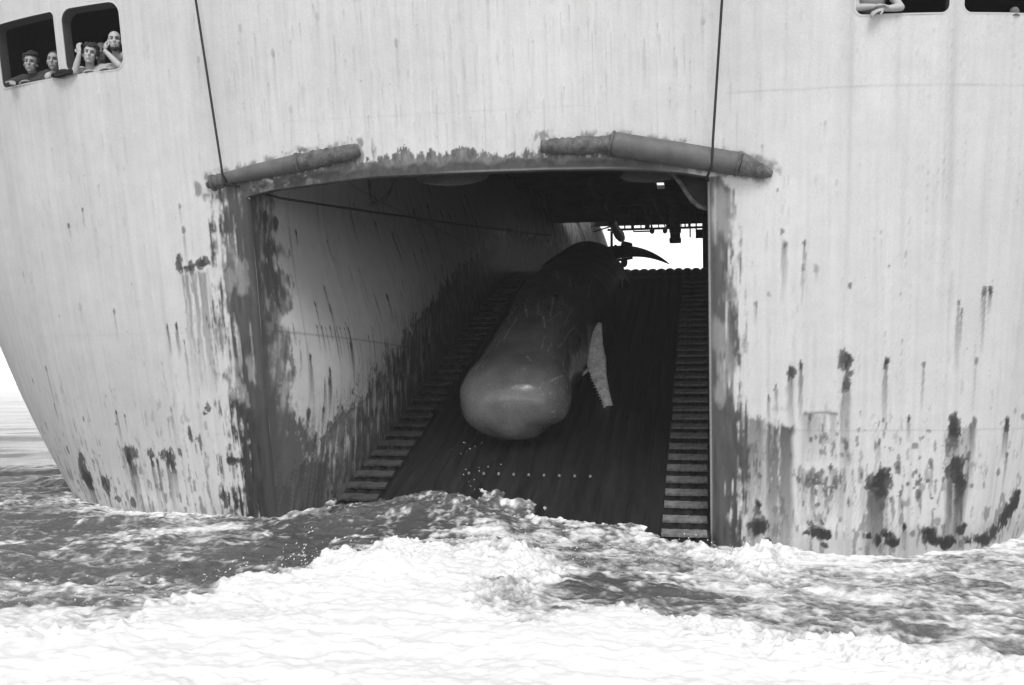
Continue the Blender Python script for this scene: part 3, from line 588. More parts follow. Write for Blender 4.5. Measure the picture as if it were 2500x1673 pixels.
# ------------------------------------------------------------------ sea
FOAM = [(-8.67, 17.78, 0.35), (-7.4, 15.9, 0.55), (-6.6, 16.48, 0.5), (-5.53, 16.48, 0.6), (-4.07, 14.38, 0.5), (-6.33, 13.13, 0.25), (-5.38, 12.76, 0.25), (-4.53, 12.41, 0.3), (-4.05, 12.94, 0.6), (-3.57, 12.24, 0.6), (-4.39, 11.61, 0.55), (-5.15, 11.61, 0.4), (-2.77, 11.18, 0.2), (-2.57, 12.58, 0.2), (-2.51, 13.73, 0.35), (-2.01, 14.38, 0.4), (-1.88, 15.9, 0.3), (-1.23, 16.48, 0.32), (-0.48, 15.36, 0.45), (-1.04, 13.94, 0.35), (-1.5, 12.76, 0.35), (-1.95, 12.08, 0.3), (-2.16, 11.05, 0.3), (-4.73, 10.18, 0.25), (-3.89, 10.3, 0.28), (-3.18, 10.18, 0.22), (-2.8, 10.41, 0.25), (-2.49, 10.41, 0.3), (-3.93, 9.34, 0.5), (-4.32, 8.97, 0.55), (-3.19, 8.97, 0.35), (-2.94, 9.16, 0.3), (-3.79, 8.17, 0.7), (-3.26, 8.17, 0.6), (-3.06, 8.4, 0.5), (-4.14, 8.32, 0.6), (-3.76, 7.75, 0.55), (-3.39, 7.69, 0.65), (-2.7, 8.1, 1.0), (-2.51, 8.63, 1.0), (-2.47, 9.34, 1.0), (-2.01, 9.85, 1.05), (-1.42, 10.18, 1.0), (-1.1, 11.47, 0.95), (-0.65, 12.24, 0.85), (0.16, 12.76, 0.85), (0.94, 12.08, 0.8), (0.13, 10.66, 0.8), (-0.74, 9.96, 0.95), (-1.01, 8.63, 1.1), (-3.56, 7.04, 1.1), (-2.73, 7.26, 1.1), (-1.79, 7.26, 1.15), (-0.85, 7.26, 1.15), (-0.27, 8.63, 0.85), (0.11, 8.8, 0.65), (0.48, 8.63, 0.65), (-0.07, 7.5, 1.0), (-3.2, 7.26, 1.0), (1.17, 11.77, 0.7), (1.77, 12.41, 0.6), (2.13, 11.47, 0.65), (0.99, 9.96, 0.4), (1.39, 10.41, 0.4), (1.6, 9.74, 0.42), (2.16, 10.41, 0.55), (2.74, 10.92, 0.8), (3.13, 10.66, 0.6), (3.68, 10.92, 0.55), (4.06, 10.66, 0.55), (4.52, 10.66, 0.55), (4.87, 10.41, 0.5), (5.48, 10.92, 0.6), (2.14, 9.34, 0.45), (2.44, 8.97, 0.48), (2.77, 8.8, 0.42), (3.35, 9.34, 0.55), (3.47, 8.63, 0.5), (3.84, 8.63, 0.52), (4.66, 9.54, 0.5), (4.17, 8.32, 0.55), (1.6, 8.63, 0.72), (2.01, 8.03, 0.72), (2.48, 7.89, 0.75), (2.94, 7.75, 0.7), (3.45, 7.75, 0.7), (3.78, 7.62, 0.72), (0.78, 7.89, 1.0), (1.34, 7.26, 0.95), (1.91, 7.04, 0.92), (2.48, 6.93, 0.9), (3.03, 6.83, 0.92), (3.33, 6.73, 0.9), (0.8, 6.63, 0.95), (0.22, 6.63, 1.1), (-0.49, 6.63, 1.1), (-1.35, 6.63, 1.1), (0.92, 16.48, 0.3), (0.19, 15.36, 0.35), (1.38, 13.94, 0.5), (1.86, 13.05, 0.6), (-0.17, 17.78, 0.2), (1.19, 15.36, 0.35), (2.28, 12.24, 0.7), (2.63, 11.92, 0.8)]
def axis_pts(a, b, step, far, g=1.12):
    mid = list(np.arange(a, b, step)); lo = []; x = a; s = step
    while x > -far: s *= g; x -= s; lo.append(x)
    hi = []; x = mid[-1]; s = step
    while x < far: s *= g; x += s; hi.append(x)
    return np.array(lo[::-1] + mid + hi)
def build_sea():
    xs = axis_pts(-8.6, 8.6, .0165, 6000, 1.06); ys = [v for v in axis_pts(5.4, 17.5, .021, 9000, 1.03) if v > -40]; ys = np.array(ys)
    X, Y = np.meshgrid(xs, ys); S = X.shape
    near = ss(40, 22, Y) * ss(30, 14, np.abs(X)) * ss(2, 5, Y)
    # ship coordinates of every point
    dx, dy = X - SO.x, Y - SO.y; U = dx * cos(YAW) - dy * sin(YAW); Vv = dx * sin(YAW) + dy * cos(YAW)
    # foam map, blended between the places where the wash lies
    fp = np.array(FOAM); fp[:, 2] += np.where((fp[:, 0] > .3) & (fp[:, 2] < .8) & (fp[:, 1] < 12.3), .12, .11); fp[:, 2] -= np.where((fp[:, 0] > -1.6) & (fp[:, 0] < 2.2) & (fp[:, 1] > 11.5) & (fp[:, 1] < 13.2), .17, 0); fp[:, 2] -= np.where((fp[:, 0] > -2.6) & (fp[:, 0] < 1.6) & (fp[:, 1] > 12.2), .10, 0); Yc = np.clip(Y, 4, 200); qx, qy = X / Yc, 1 / Yc; num = np.zeros(S); den = np.full(S, 1e-9)
    inb = (np.abs(X) < 14) & (Y > 4.5) & (Y < 24); ii = np.where(inb)
    ax, ay = qx[ii], qy[ii]; nn = np.zeros(len(ax)); dd = np.full(len(ax), 1e-9)
    wx = (fbm(X[ii] * 1.1, Y[ii] * 1.1, 3, 101) - .5) * .9; wy = (fbm(X[ii] * 1.1 + 40, Y[ii] * 1.1, 3, 102) - .5) * .9
    wx = wx + (fbm(X[ii] * 5, Y[ii] * 5, 3, 131) - .5) * .5; wy = wy + (fbm(X[ii] * 5 + 7, Y[ii] * 5, 3, 132) - .5) * .55
    ax = ax + wx * .06; ay = ay + wy * .016
    for (px, py, f) in fp:
        q = ((ax - px / py) / .042) ** 2 + ((ay - 1 / py) / .0052) ** 2; wgt = 1 / (1 + q) ** 2.2; nn += wgt * f; dd += wgt
    F0 = np.zeros(S); F0[ii] = nn / dd
    F0 *= ss(21, 16.5, Y + .0 * X) 
    n1 = np.zeros(S); n2 = np.zeros(S); n3 = np.zeros(S); xx, yy = X[ii], Y[ii]
    wa = fbm(xx * .8, yy * .8, 3, 103) * 2.5; wb = fbm(xx * .8 + 9, yy * .8, 3, 104) * 2.5
    n1[ii] = fbm(xx * 1.0 + wa, yy * 2.0 + wb, 4, 105); n2[ii] = 1 - 2 * np.abs(fbm(xx * 3 + wa * 2, yy * 5 + wb * 2, 4, 106) - .5); n3[ii] = fbm(xx * 14 + wa, yy * 18, 3, 107)
    thw = np.arctan2(xx + 1.0, 15.5 - yy); rw = np.hypot(xx + 1.0, 15.5 - yy); ns = np.zeros(S); ns[ii] = fbm(thw * 7 + wa * .25, rw * .75 + wb * .3, 5, 108, .6)
    lace = np.zeros(S); lace[ii] = 1 - 2 * np.abs(fbm(thw * 9 + wa * .5, rw * 1.5 + wb * .5, 4, 109) - .5); lowF = ss(.75, .4, F0)
    val = F0 + lowF * (.9 * (lace - .86) + .5 * (n3 - .5)) + .40 * (n1 - .5) + .70 * (ns - .5) + .38 * (n2 - .78) + .35 * (n3 - .5)
    foam = ss(.18, 1.08, val) * (F0 > .01); foam = np.where(F0 > .9, np.maximum(foam, ss(.8, 1.05, F0) * .95), foam)
    # height
    dz = -.05 - ramp(Vv); h = -.05 + 0 * X
    h += np.interp(X, [-9, -4, 0, 2.5, 6, 9], [.0, .02, -.02, -.17, -.27, -.30]) * ss(30, 18, Y)
    h += .38 * np.exp(-((U + 3.4) / 2.1) ** 2 - ((Vv - 2.0) / 1.3) ** 2) * (.62 + .8 * n1) + .10 * np.exp(-((U + 1.2) / .8) ** 2 - ((Vv - .9) / .6) ** 2)
    ridge = np.zeros(S); ridge[ii] = 1 - 2 * np.abs(fbm(xx * .75 + wa * .4, yy * 1.15 + wb * .4, 3, 110) - .5)
    h += near * (.17 * (ridge - .72)) * (1 - .45 * foam) 
    sm = np.zeros(S); sm[ii] = fbm(xx * 2.6 + wa, yy * 3.6 + wb, 4, 111) - .5; h += near * .12 * sm * (1 - .75 * foam)
    fi = np.zeros(S); fi[ii] = fbm(xx * 9, yy * 11, 3, 112) - .5; h += near * (.035 + .05 * ss(.6, 1.2, Vv) * (U > UL) * (U < UR)) * fi
    bil = np.zeros(S); bil[ii] = np.abs(fbm(xx * 2.4 + wb, yy * 2.8 + wa, 4, 113) - .5) * 2; h += near * foam * (.03 * (1 - bil) + .012 * fi)
    # heaped wash thrown up astern
    hp = np.zeros(S); hp[ii] = ss(.7, 1.05, F0[ii]); h += .12 * hp * ss(6.0, 8.0, Y); h += hp * (1 - hp) * 4 * .15 * np.clip(n3 - .45, 0, 1) * near
    for (px, py, a, r) in [(-.1, 11.6, .12, .5), (3.05, 12.05, .10, .16), (2.8, 12.0, .10, .10), (3.3, 12.1, .08, .08), (-3.0, 15.2, .16, .14), (2.2, 12.4, .12, .14), (-1.2, 9.9, .12, .5)]:
        rg = np.hypot(X - px, (Y - py) * .8) / r; h += a * np.exp(-rg ** 2) * (.6 + .9 * n3)
    # froth where the water meets the ramp and the plating
    inslip = (U > UL - .3) & (U < UR + .1); fr = np.where(inslip & (Vv > .3), ss(.10, .0, np.abs(h - ramp(Vv) - .03)), 0) * .40
    hd_ = hullV(U, h) - Vv; fr = np.maximum(fr, np.where(inslip, 0, ss(.55, .05, np.abs(hd_))) * .42); foam = np.clip(foam + fr * np.clip(.1 + 1.1 * n3 + 2.2 * (n1 - .5), 0, 1.6) * (Y < 22), 0, 1)
    # long low swell further out
    far = 1 - ss(30, 16, Y); h += far * ss(3000, 60, Y) * .10 * (fbm(X * .12, Y * .35, 3, 115) - .5) * 2
    fl = (Y > 15) & (Y < 60); h += far * fl * .10 * (fbm(X * .6, Y * 1.9, 3, 116) - .5) * ss(60, 30, Y); h += far * ss(400, 40, Y) * .10 * (fbm(X * .22, Y * .8, 3, 118) - .5)
    me = np_mesh('sea', np.stack([X, Y, h], -1), grid_faces(S[0], S[1]), {'foam': foam})
    o = link('sea', me, M['sea']); tag(o, 'churned foaming sea water behind the ship', kind='structure')
    return X, Y, h, foam, xs, ys
SX = build_sea()
def sea_h(x, y):
    i = int(np.argmin(np.abs(SX[4] - x))); j = int(np.argmin(np.abs(SX[5] - y))); return float(SX[2][j, i])

# ------------------------------------------------------------------ the whale, on its side, hauled up by the tail
def whale():
    s = np.array([0, .5, 1, 2, 3, 4.5, 6, 7.8, 9.2, 10.3, 11.3, 12.3, 13.0])      # metres from the snout
    a = np.array([.86, .90, .90, .85, .86, .92, .98, .98, .90, .70, .48, .30, .22]); b = np.array([.62, .66, .70, .80, .88, .90, .78, .60, .50, .52, .38, .26, .2])
    uc = np.array([-3.0, -3.0, -2.98, -2.88, -2.78, -2.80, -2.88, -2.98, -3.0, -2.98, -2.93, -2.9, -2.9])
    N, K = 300, 240; S = np.concatenate([.9 * (1 - np.cos(np.linspace(.07, pi / 2, 50))), np.linspace(.92, 13.0, N - 50)])
    A = np.interp(S, s, a); B = np.interp(S, s, b); U0 = np.interp(S, s, uc)
    k = np.ones(7) / 7
    A, B, U0 = [np.concatenate([q[:3], np.convolve(q, k, 'valid'), q[-3:]]) for q in (A, B, U0)]
    capf = np.where(S < .9, (1 - np.clip(1 - S / .9, 0, 1) ** 2.6) ** (1 / 2.6), 1)
    ph = np.linspace(0, 2 * pi, K, endpoint=False); P = np.zeros((N, K, 3))
    for i in range(N):
        e = 2 + .55 * ss(.02, .5, S[i]) * ss(6, 4, S[i])
        c, sn = np.cos(ph), np.sin(ph)
        x = np.sign(c) * np.abs(c) ** (2 / e); y = np.sign(sn) * np.abs(sn) ** (2 / e)
        hd = exp(-((S[i] - .2) / 1.3) ** 2)
        cut = 1 - .20 * hd * np.exp(-((np.angle(np.exp(1j * (ph + .85)))) / .42) ** 2)     # slanting underside of the snout
        neck = 1 - .27 * ss(-.3, 2.6, S[i]) * ss(5.8, 3.2, S[i]) * np.exp(-((np.angle(np.exp(1j * (ph - .15)))) / 1.15) ** 4)
        hump = 1 + .075 * exp(-((S[i] - .45) / .75) ** 2) * np.exp(-((np.angle(np.exp(1j * (ph - pi)))) / .8) ** 2)
        x = x * A[i] * capf[i] * cut * neck * hump; y = y * B[i] * capf[i] * cut
        v0 = 3.02 + S[i] * cos(th); zr = float(ramp(v0)); sl = (float(ramp(v0 + .05)) - float(ramp(v0 - .05))) / .1; an = atan(sl)
        rest = B[i] * 1.0 - .02
        if S[i] < 1: rest = np.interp(1.0, s, b) - .02
        up = rest + y
        P[i, :, 0] = U0[i] + x; P[i, :, 1] = v0 - sin(an) * up; P[i, :, 2] = zr + cos(an) * up
        fl = np.minimum(up, 0.0); 
    # bluntness: tip leans back at the top
    X = P.copy()
    nz = fbm(np.repeat(S[:, None], K, 1) * 1.6, np.cos(ph)[None] * 2 + np.sin(ph)[None] * 1.3 + 5, 3, 121) - .5
    ctr = X.mean(1, keepdims=True); X = ctr + (X - ctr) * (1 + .05 * nz[..., None] * ss(0, .5, S)[:, None, None])
    # scratches and mottling of the hide; lit head, shaded body put into tone
    Sg = np.repeat(S[:, None], K, 1); Pg = np.repeat(ph[None], N, 0); sx = np.cos(Pg); sy = np.sin(Pg)
    tone = .042 * (1 + .9 * (fbm(Sg * 2 + 3, sx * 3 + sy * 2, 5, 122) - .5)) + .085 * ss(3.4, .1, Sg)
    rgh = .17 + .28 * ss(1.5, 5, Sg) + .22 * (fbm(Sg * 3, sx * 4 + sy * 3 + 8, 3, 123) - .35)
    rsc = np.random.default_rng(8)
    for q in range(70):
        s0_, p0 = rsc.uniform(.3, 4.6), rsc.uniform(.2, 2.9); L_, dp = rsc.uniform(.15, .9), rsc.uniform(-.25, .25)
        dq = seg_d(Sg, Pg, (s0_, p0), (s0_ + L_, p0 + dp)); tone = tone + (1 - ss(.004, .018, dq)) * rsc.uniform(.03, .18)
    for q in range(240):
        s0_, p0 = abs(rsc.normal(.2, 1.2)) + .15, rsc.normal(-.1, .55); r0 = rsc.uniform(.010, .028)
        dq = np.hypot(Sg - s0_, np.angle(np.exp(1j * (Pg - p0)))); tone = tone + (1 - ss(r0 * .6, r0, dq)) * rsc.uniform(.03, .14)
    F = []
    for i in range(N - 1):
        for k2 in range(K): F.append((i * K + k2, i * K + (k2 + 1) % K, (i + 1) * K + (k2 + 1) % K, (i + 1) * K + k2))
    V_ = X.reshape(-1, 3).tolist(); tn = tone.ravel().tolist(); rg = rgh.ravel().tolist()
    base = Vector(ship_to_world(-3.3, 6, float(ramp(6))))
    nb = len(V_); c0 = X[0].mean(0); V_.append(tuple(c0)); tn.append(tn[0]); rg.append(rg[0])
    me = bpy.data.meshes.new('sperm_whale')
    # flukes grown out of the tail stock: a lofted lobe to either side
    loc = np.array([-3.3, 6, float(ramp(6))]); tris = [(nb, (k2 + 1) % K, k2) for k2 in range(K)]
    def lobe(side):
        n0 = len(V_); nn, mm = 22, 16
        for i in range(nn):
            t = i / (nn - 1); span = 1.80 * t; ch = (.62 * (1 - t) ** .75 + .10 * (1 - t) + .01); sweep = .15 * t - .75 * t * t
            zc = .42 + .16 * sin(t * pi * .72) - .34 * t ** 2.5 ; thk = .13 * (1 - t) ** .7 + .012
            for j in range(mm):
                q = 2 * pi * j / mm; V_.append((-2.88 + side * span, 15.05 - sweep + .75 * ch * cos(q), 5.0 + zc + .34 * ch * cos(q) + thk * sin(q))); tn.append(.05); rg.append(.4)
        for i in range(nn - 1):
            for j in range(mm): tris.append((n0 + i * mm + j, n0 + i * mm + (j + 1) % mm, n0 + (i + 1) * mm + (j + 1) % mm, n0 + (i + 1) * mm + j))
        tris.append(tuple(n0 + (nn - 1) * mm + j for j in range(mm))); tris.append(tuple(n0 + j for j in range(mm)))
    lobe(1); lobe(-1)
    me.from_pydata([tuple(np.array(p) - loc) for p in V_], [], F + tris); me.update()
    for nme, arr in (('tone', tn), ('rgh', rg)):
        at = me.attributes.new(nme, 'FLOAT', 'POINT'); at.data.foreach_set('value', np.array(arr, np.float32))
    bm = bmesh.new(); bm.from_mesh(me); bmesh.ops.recalc_face_normals(bm, faces=bm.faces[:]); bm.to_mesh(me); bm.free()
    o = link('sperm_whale', me, M['whale']); o.location = base; o.rotation_euler = (0, 0, -YAW)
    tag(o, 'dead sperm whale lying on its side on the slipway ramp with its jaw hanging open', 'whale')
    # lower jaw: a long narrow pale loft with a row of teeth along its near edge
    J = [((-2.02, 6.35, 3.02), .05, .05), ((-2.07, 6.0, 2.62), .17, .07), ((-2.02, 5.75, 2.30), .21, .085), ((-1.94, 5.5, 2.03), .165, .085), ((-1.84, 5.28, 1.79), .125, .08), ((-1.745, 5.1, 1.58), .095, .07), ((-1.70, 5.03, 1.50), .078, .06), ((-1.69, 5.0, 1.455), .055, .045), ((-1.683, 4.985, 1.43), .012, .012)]
    jb = MB(); V2 = []; n = 18
    Jc = np.array([j[0] for j in J]); tt = np.linspace(0, len(J) - 1, 46); Jx = np.stack([np.interp(tt, range(len(J)), Jc[:, q]) for q in range(3)], 1); Jw = np.interp(tt, [0, 2, 7], [.9, .88, .72]) * np.interp(tt, range(len(J)), [j[1] for j in J]); Jh = np.interp(tt, range(len(J)), [j[2] for j in J])
    side = Vector((.95, .2, .18)).normalized()
    for i in range(46):
        t = Vector(Jx[min(i + 1, 45)] - Jx[max(i - 1, 0)]).normalized(); sd_ = (side - t * side.dot(t)).normalized(); nn_ = t.cross(sd_)
        for q in range(n):
            g = 2 * pi * q / n; r1 = cos(g) * Jw[i]; r2 = sin(g) * Jh[i] * (1 - .35 * (sin(g) > 0)); wob = 1 + .02 * random.uniform(-1, 1); V2.append(Vector(Jx[i]) + sd_ * r1 * wob + nn_ * r2 - Vector(loc))
    jb.add(V2, [(i * n + q, i * n + (q + 1) % n, (i + 1) * n + (q + 1) % n, (i + 1) * n + q) for i in range(45) for q in range(n)] + [tuple(range(n))[::-1], tuple(45 * n + q for q in range(n))])
    jaw = jb.build('lower_jaw', M['jaw'], o); jaw['label'] = 'pale open lower jaw'
    tb = None
    for i in range(21):
        f = 17 + i * 1.3; i0 = int(f); t = Vector(Jx[i0 + 1] - Jx[i0]).normalized(); sd_ = (side - t * side.dot(t)).normalized(); nn_ = t.cross(sd_)
        p = Vector(Jx[i0]).lerp(Vector(Jx[min(i0 + 1, 45)]), f - i0) - sd_ * Jw[i0] * .88 - Vector(loc)
        if tb is None:
            m2 = MB(); m2.tube([(0, 0, -.02), (0, 0, .02), (0, 0, .05), (0, 0, .075)], [.021, .02, .014, .004], 8); tb = m2.build('tooth', M['tooth'], jaw); q = tb
        else: q = copy_of(tb, jaw)
        dirv = (-sd_ * .9 - Vector((0, .35, -.25)) * .4 + nn_ * .0).normalized(); q.location = p; q.rotation_euler = dirv.to_track_quat('Z', 'Y').to_euler(); sc = random.uniform(.55, .8); q.scale = (sc, sc, sc)
    # fold of lip skin stretched between jaw and head
    fb = MB(); a_ = Vector((-2.14, 5.62, 2.16)); b_ = Vector((-2.42, 5.35, 1.98)); c_ = Vector((-2.50, 5.2, 1.72))
    pts = [a_, (a_ + b_) / 2 + Vector((0, -.03, -.05)), b_, c_]; fb.tube([p - Vector(loc) for p in pts], [.035, .022, .022, .03], 8); fb.build('lip_fold', M['jaw'], o)
    return o
whale()
# strop round the tail: pale wet strands hanging off the stock
mb = MB(); b0 = ship_to_world(-2.1, 11.9, 4.4)
W0 = [(-2.32, 12.3, 4.98), (-2.2, 12.0, 4.75), (-2.12, 11.8, 4.5)]
mb = MB()
for k in range(5):
    e = [(-2.12 + .16 * (k - 1) * .6, 11.6 - .12 * k, 4.30 - .06 * (k % 3)) for _ in (0,)][0]
    p = [Vector(W0[0]) + Vector((.03 * k, 0, -.02 * k)), Vector(W0[1]) + Vector((.03 * k, 0, 0)), Vector(W0[2]) + Vector((.035 * k, 0, 0)), Vector(e)]
    mb.tube([ship_to_world(*q) - b0 for q in p], [.02, .03, .03, .012], 8)
o = mb.build('tail_strop', M['palerope']); o.location = b0; tag(o, 'frayed pale rope strop hanging by the tail of the whale', 'rope')

# ------------------------------------------------------------------ ropes
def rope(name, pts, r, label, group=None, m=None):
    base = Vector(pts[-1]); mb = MB(); mb.tube([Vector(p) - base for p in pts], r, 8); o = mb.build(name, m or M['rope']); o.location = base; tag(o, label, 'rope', group); return o
def hv(u, z, off): return ship_to_world(u, float(hullV(u, z)) - off, z)
def span(a, b, sag=0, n=24, wob=.0):
    return [a.lerp(b, i / n) + Vector((wob * sin(i * 1.7), 0, -sag * 4 * (i / n) * (1 - i / n))) for i in range(n + 1)]
rope('hanging_rope', span(hv(-6.47, 7.6, .16), hv(-6.26, 4.75, .16), 0) + [hv(-6.25, 4.64, .17), hv(-6.23, 4.55, .10)], .0155, 'dark rope hanging down the hull over the left fender bar', 'ropes hanging down the hull')
rope('hanging_rope', span(hv(.26, 7.6, .2), hv(.05, 4.76, .2), 0) + [hv(.045, 4.62, .21), hv(.03, 4.48, .17), hv(-.03, 4.36, .05)], .0155, 'dark rope hanging down the hull over the right fender bar', 'ropes hanging down the hull')
A_ = ship_to_world(-6.2, float(hullV(-6.2, 4.55)) - .08, 4.53); K_ = ship_to_world(-5.72, .42, 4.42); B_ = ship_to_world(float(wall_u(23)) + .05, 23, 7.06)
rope('slack_wire', [A_, K_] + span(K_, B_, .05, 30)[1:], .018, 'long thin wire running from the left post deep into the slipway', None)

# ------------------------------------------------------------------ people at the windows
def remesh(mb, vox, smooth_it=2):
    me = mb.mesh('tmp'); o = bpy.data.objects.new('tmp', me); COL.objects.link(o)
    r = o.modifiers.new('r', 'REMESH'); r.mode = 'VOXEL'; r.voxel_size = vox; r.use_smooth_shade = True
    sm = o.modifiers.new('s', 'SMOOTH'); sm.iterations = smooth_it; sm.factor = .4
    dg = bpy.context.evaluated_depsgraph_get(); dg.update()
    out = bpy.data.meshes.new_from_object(o.evaluated_get(dg), depsgraph=dg)
    bpy.data.objects.remove(o); return out
def hand(mb, w_, d, n, curl=.5, size=1.0, thumb=1):
    d = Vector(d).normalized(); n = Vector(n); n = (n - d * n.dot(d)).normalized(); sd_ = d.cross(n)
    R = Matrix((sd_, d, n)).transposed(); w_ = Vector(w_); k = size
    mb.ball(w_ + d * .052 * k, (.043 * k, .055 * k, .020 * k), R)
    for i, (off, L) in enumerate(((-.030, .070), (-.010, .080), (.011, .075), (.030, .058))):
        p = w_ + d * .095 * k + sd_ * off * k; ang = 0; r = .0105 * k
        for sg in range(3):
            ang += curl * (.5 + .25 * sg) * (1 + .15 * i); q = p + (d * cos(ang) - n * sin(ang) + sd_ * off * 1.2).normalized() * L * k * (.42, .33, .25)[sg]
            mb.cap_seg(p, q, r, r * .9); p = q; r *= .9
    p = w_ + d * .03 * k - sd_ * .035 * k * thumb; q = p + (d * .6 - sd_ * .8 * thumb - n * .2).normalized() * .045 * k; mb.cap_seg(p, q, .014 * k, .012 * k); mb.cap_seg(q, q + (d * .9 - sd_ * .25 * thumb - n * .3).normalized() * .035 * k, .012 * k, .009 * k)
def head_parts(mb, H, R, k=1.0):
    def b(c, r): mb.ball(Vector(H) + R @ (Vector(c) * k), [q * k for q in r], R, 3)
    b((0, .018, .035), (.076, .094, .086)); b((0, -.022, -.038), (.064, .070, .084)); b((0, -.058, -.098), (.026, .026, .022)); b((0, -.078, .040), (.052, .020, .016))
    mb.cap_seg(Vector(H) + R @ (Vector((0, -.088, .022)) * k), Vector(H) + R @ (Vector((0, -.113, -.022)) * k), .011 * k, .017 * k)
    for s_ in (-1, 1):
        b((.040 * s_, -.062, -.020), (.024, .022, .022)); b((.078 * s_, .012, -.012), (.010, .024, .034))
    b((0, -.083, -.062), (.026, .012, .008)); b((0, -.081, -.074), (.023, .012, .008))
def person(base_uz, label, head, yaw, tilt=0, roll=0, arms=(), shoulders=None, pelvis=None, skin='skin', clothes=(), hair='full', hairm='hair', beard=False, hk=1.1, frame=ship_to_world):
    """head, arms etc. are (u, inset from the hull's outer face, z) in the ship's frame"""
    def P(q): return Vector((q[0], float(hullV(q[0], q[2])) + q[1], q[2]))
    fl = 5.1; H = P(head); base = Vector((H.x, H.y + .5, fl))
    R = Matrix.Rotation(yaw, 3, 'Z') @ Matrix.Rotation(tilt, 3, 'X') @ Matrix.Rotation(roll, 3, 'Y')
    mb = MB(); head_parts(mb, H, R, hk)
    nk = H + R @ Vector((0, .045, -.06)); nb = H + R @ Vector((0, .09, -.20)) + Vector((0, .03, 0)); mb.cap_seg(nk, nb, .054, .062)
    ax = Matrix.Rotation(yaw * .6, 3, 'Z')
    sh = [P(q) for q in shoulders] if shoulders else [nb + ax @ Vector((-.185, .02, -.05)), nb + ax @ Vector((.185, .02, -.05))]
    pv = P(pelvis) if pelvis else Vector((H.x + .02, H.y + .62, 5.98)); ch = (sh[0] + sh[1]) / 2 + (pv - nb).normalized() * .12
    dv = (pv - nb).normalized(); Rt = dv.to_track_quat('-Z', 'Y').to_matrix()
    def torso(m2, g):
        lat = (sh[1] - sh[0]).normalized(); bz = -dv; by = bz.cross(lat).normalized(); Rm = Matrix((lat, by, bz)).transposed()
        m2.ball(ch, (.175 + g, .12 + g, .19 + g), Rm, 3); m2.ball(ch.lerp(pv, .55), (.145 + g, .11 + g, .2 + g), Rm, 3); m2.ball(pv, (.16 + g, .12 + g, .13 + g), Rm, 3)
        m2.cap_seg(nb - bz * .02, sh[0], .062 + g, .06 + g); m2.cap_seg(nb - bz * .02, sh[1], .062 + g, .06 + g)
        return Rm
    Rm = torso(mb, 0)
    hips = [pv + Rm @ Vector((-.09, 0, -.05)), pv + Rm @ Vector((.09, 0, -.05))]
    for i, hp in enumerate(hips):
        kn = Vector((hp.x, hp.y - .02, fl + .47)); an = Vector((hp.x, hp.y + .05, fl + .09)); mb.cap_seg(hp, kn, .085, .058); mb.cap_seg(kn, an, .055, .038); mb.cap_seg(an + Vector((0, .02, -.045)), an + Vector((0, -.17, -.055)), .04, .03)
    arm_l = []
    for a in arms:
        S_ = sh[a['s']]; E = P(a['e']); W_ = P(a['w']); arm_l.append((S_, E, W_))
        mb.cap_seg(S_, E, .056, .044); mb.cap_seg(E, E.lerp(W_, .4), .044, .042); mb.cap_seg(E.lerp(W_, .4), W_, .042, .028)
        hand(mb, W_, Vector(a['d']), Vector(a['n']), a.get('c', .5), 1.05, a.get('t', 1))
    me = remesh(mb, .0065); me.name = 'person'
    me.transform(Matrix.Translation(-base)); o = link('person', me, M[skin]); o.location = ship_to_world(base.x, base.y, fl); o.rotation_euler = (0, 0, -YAW)
    tag(o, label, 'person', 'seamen looking out of the stern windows')
    for kind in clothes:
        m2 = MB()
        if kind == 'trousers':
            m2.ball(pv, (.175, .135, .15), Rm, 3)
            for hp in hips:
                kn = Vector((hp.x, hp.y - .02, fl + .47)); an = Vector((hp.x, hp.y + .05, fl + .12)); m2.cap_seg(hp, kn, .10, .075); m2.cap_seg(kn, an, .073, .062)
            mm = 'jacket'
        else:
            torso(m2, .018 if kind != 'vest' else .010); mm = kind
            if kind != 'vest':
                for (S_, E, W_) in arm_l:
                    m2.cap_seg(S_, E, .078, .066)
                    if kind == 'jacket': m2.cap_seg(E, E.lerp(W_, .88), .066, .050)
                m2.cap_seg(nb, nb + (nk - nb) * .35, .078, .075)
        cm = remesh(m2, .010); cm.name = kind; cm.transform(Matrix.Translation(-base)); link(kind, cm, M[mm], o)
    Hl = H - base
    def loc(c): return Hl + R @ (Vector(c) * hk)
    for s_ in (-1, 1):
        m2 = MB(); m2.ball(loc((.031 * s_, -.080, .010)), (.015, .010, .0065), R); m2.build('eye', M['eye'], o)
        m2 = MB(); m2.cap_seg(loc((.016 * s_, -.096, .033)), loc((.050 * s_, -.085, .032)), .0045, .0035); m2.build('eyebrow', M['ghair'], o)
    m2 = MB(); m2.ball(loc((0, -.092, -.068)), (.022, .006, .0055), R); m2.build('mouth', M['lips'], o)
    m2 = MB(); rs = random.Random(len(label))
    if hair == 'full':
        m2.ball(loc((0, .044, .070)), (.087, .094, .082), R, 3)
        for k in range(46):
            a = rs.uniform(0, 2 * pi); e = rs.uniform(-.25, 1.3); d = Vector((cos(a) * cos(e) * .082, .030 + sin(a) * cos(e) * .092, .058 + sin(e) * .084))
            if d.y < -.005 and d.z < .108: continue
            m2.ball(loc(d), rs.uniform(.016, .040), None, 2)
        for s_ in (-1, 1): m2.ball(loc((.074 * s_, .012, .022)), (.020, .046, .055), R, 2)
        for k in range(6): m2.ball(loc((-.050 + .02 * k, -.070 + .006 * abs(k - 2.5), .112 - rs.uniform(0, .026))), rs.uniform(.010, .022), None, 2)
    elif hair == 'short':
        m2.ball(loc((0, .030, .058)), (.086, .098, .084), R, 3)
        for s_ in (-1, 1): m2.ball(loc((.074 * s_, .02, .03)), (.013, .035, .04), R, 2)
    elif hair == 'bald':
        m2.ball(loc((0, .062, .025)), (.083, .066, .062), R, 3)
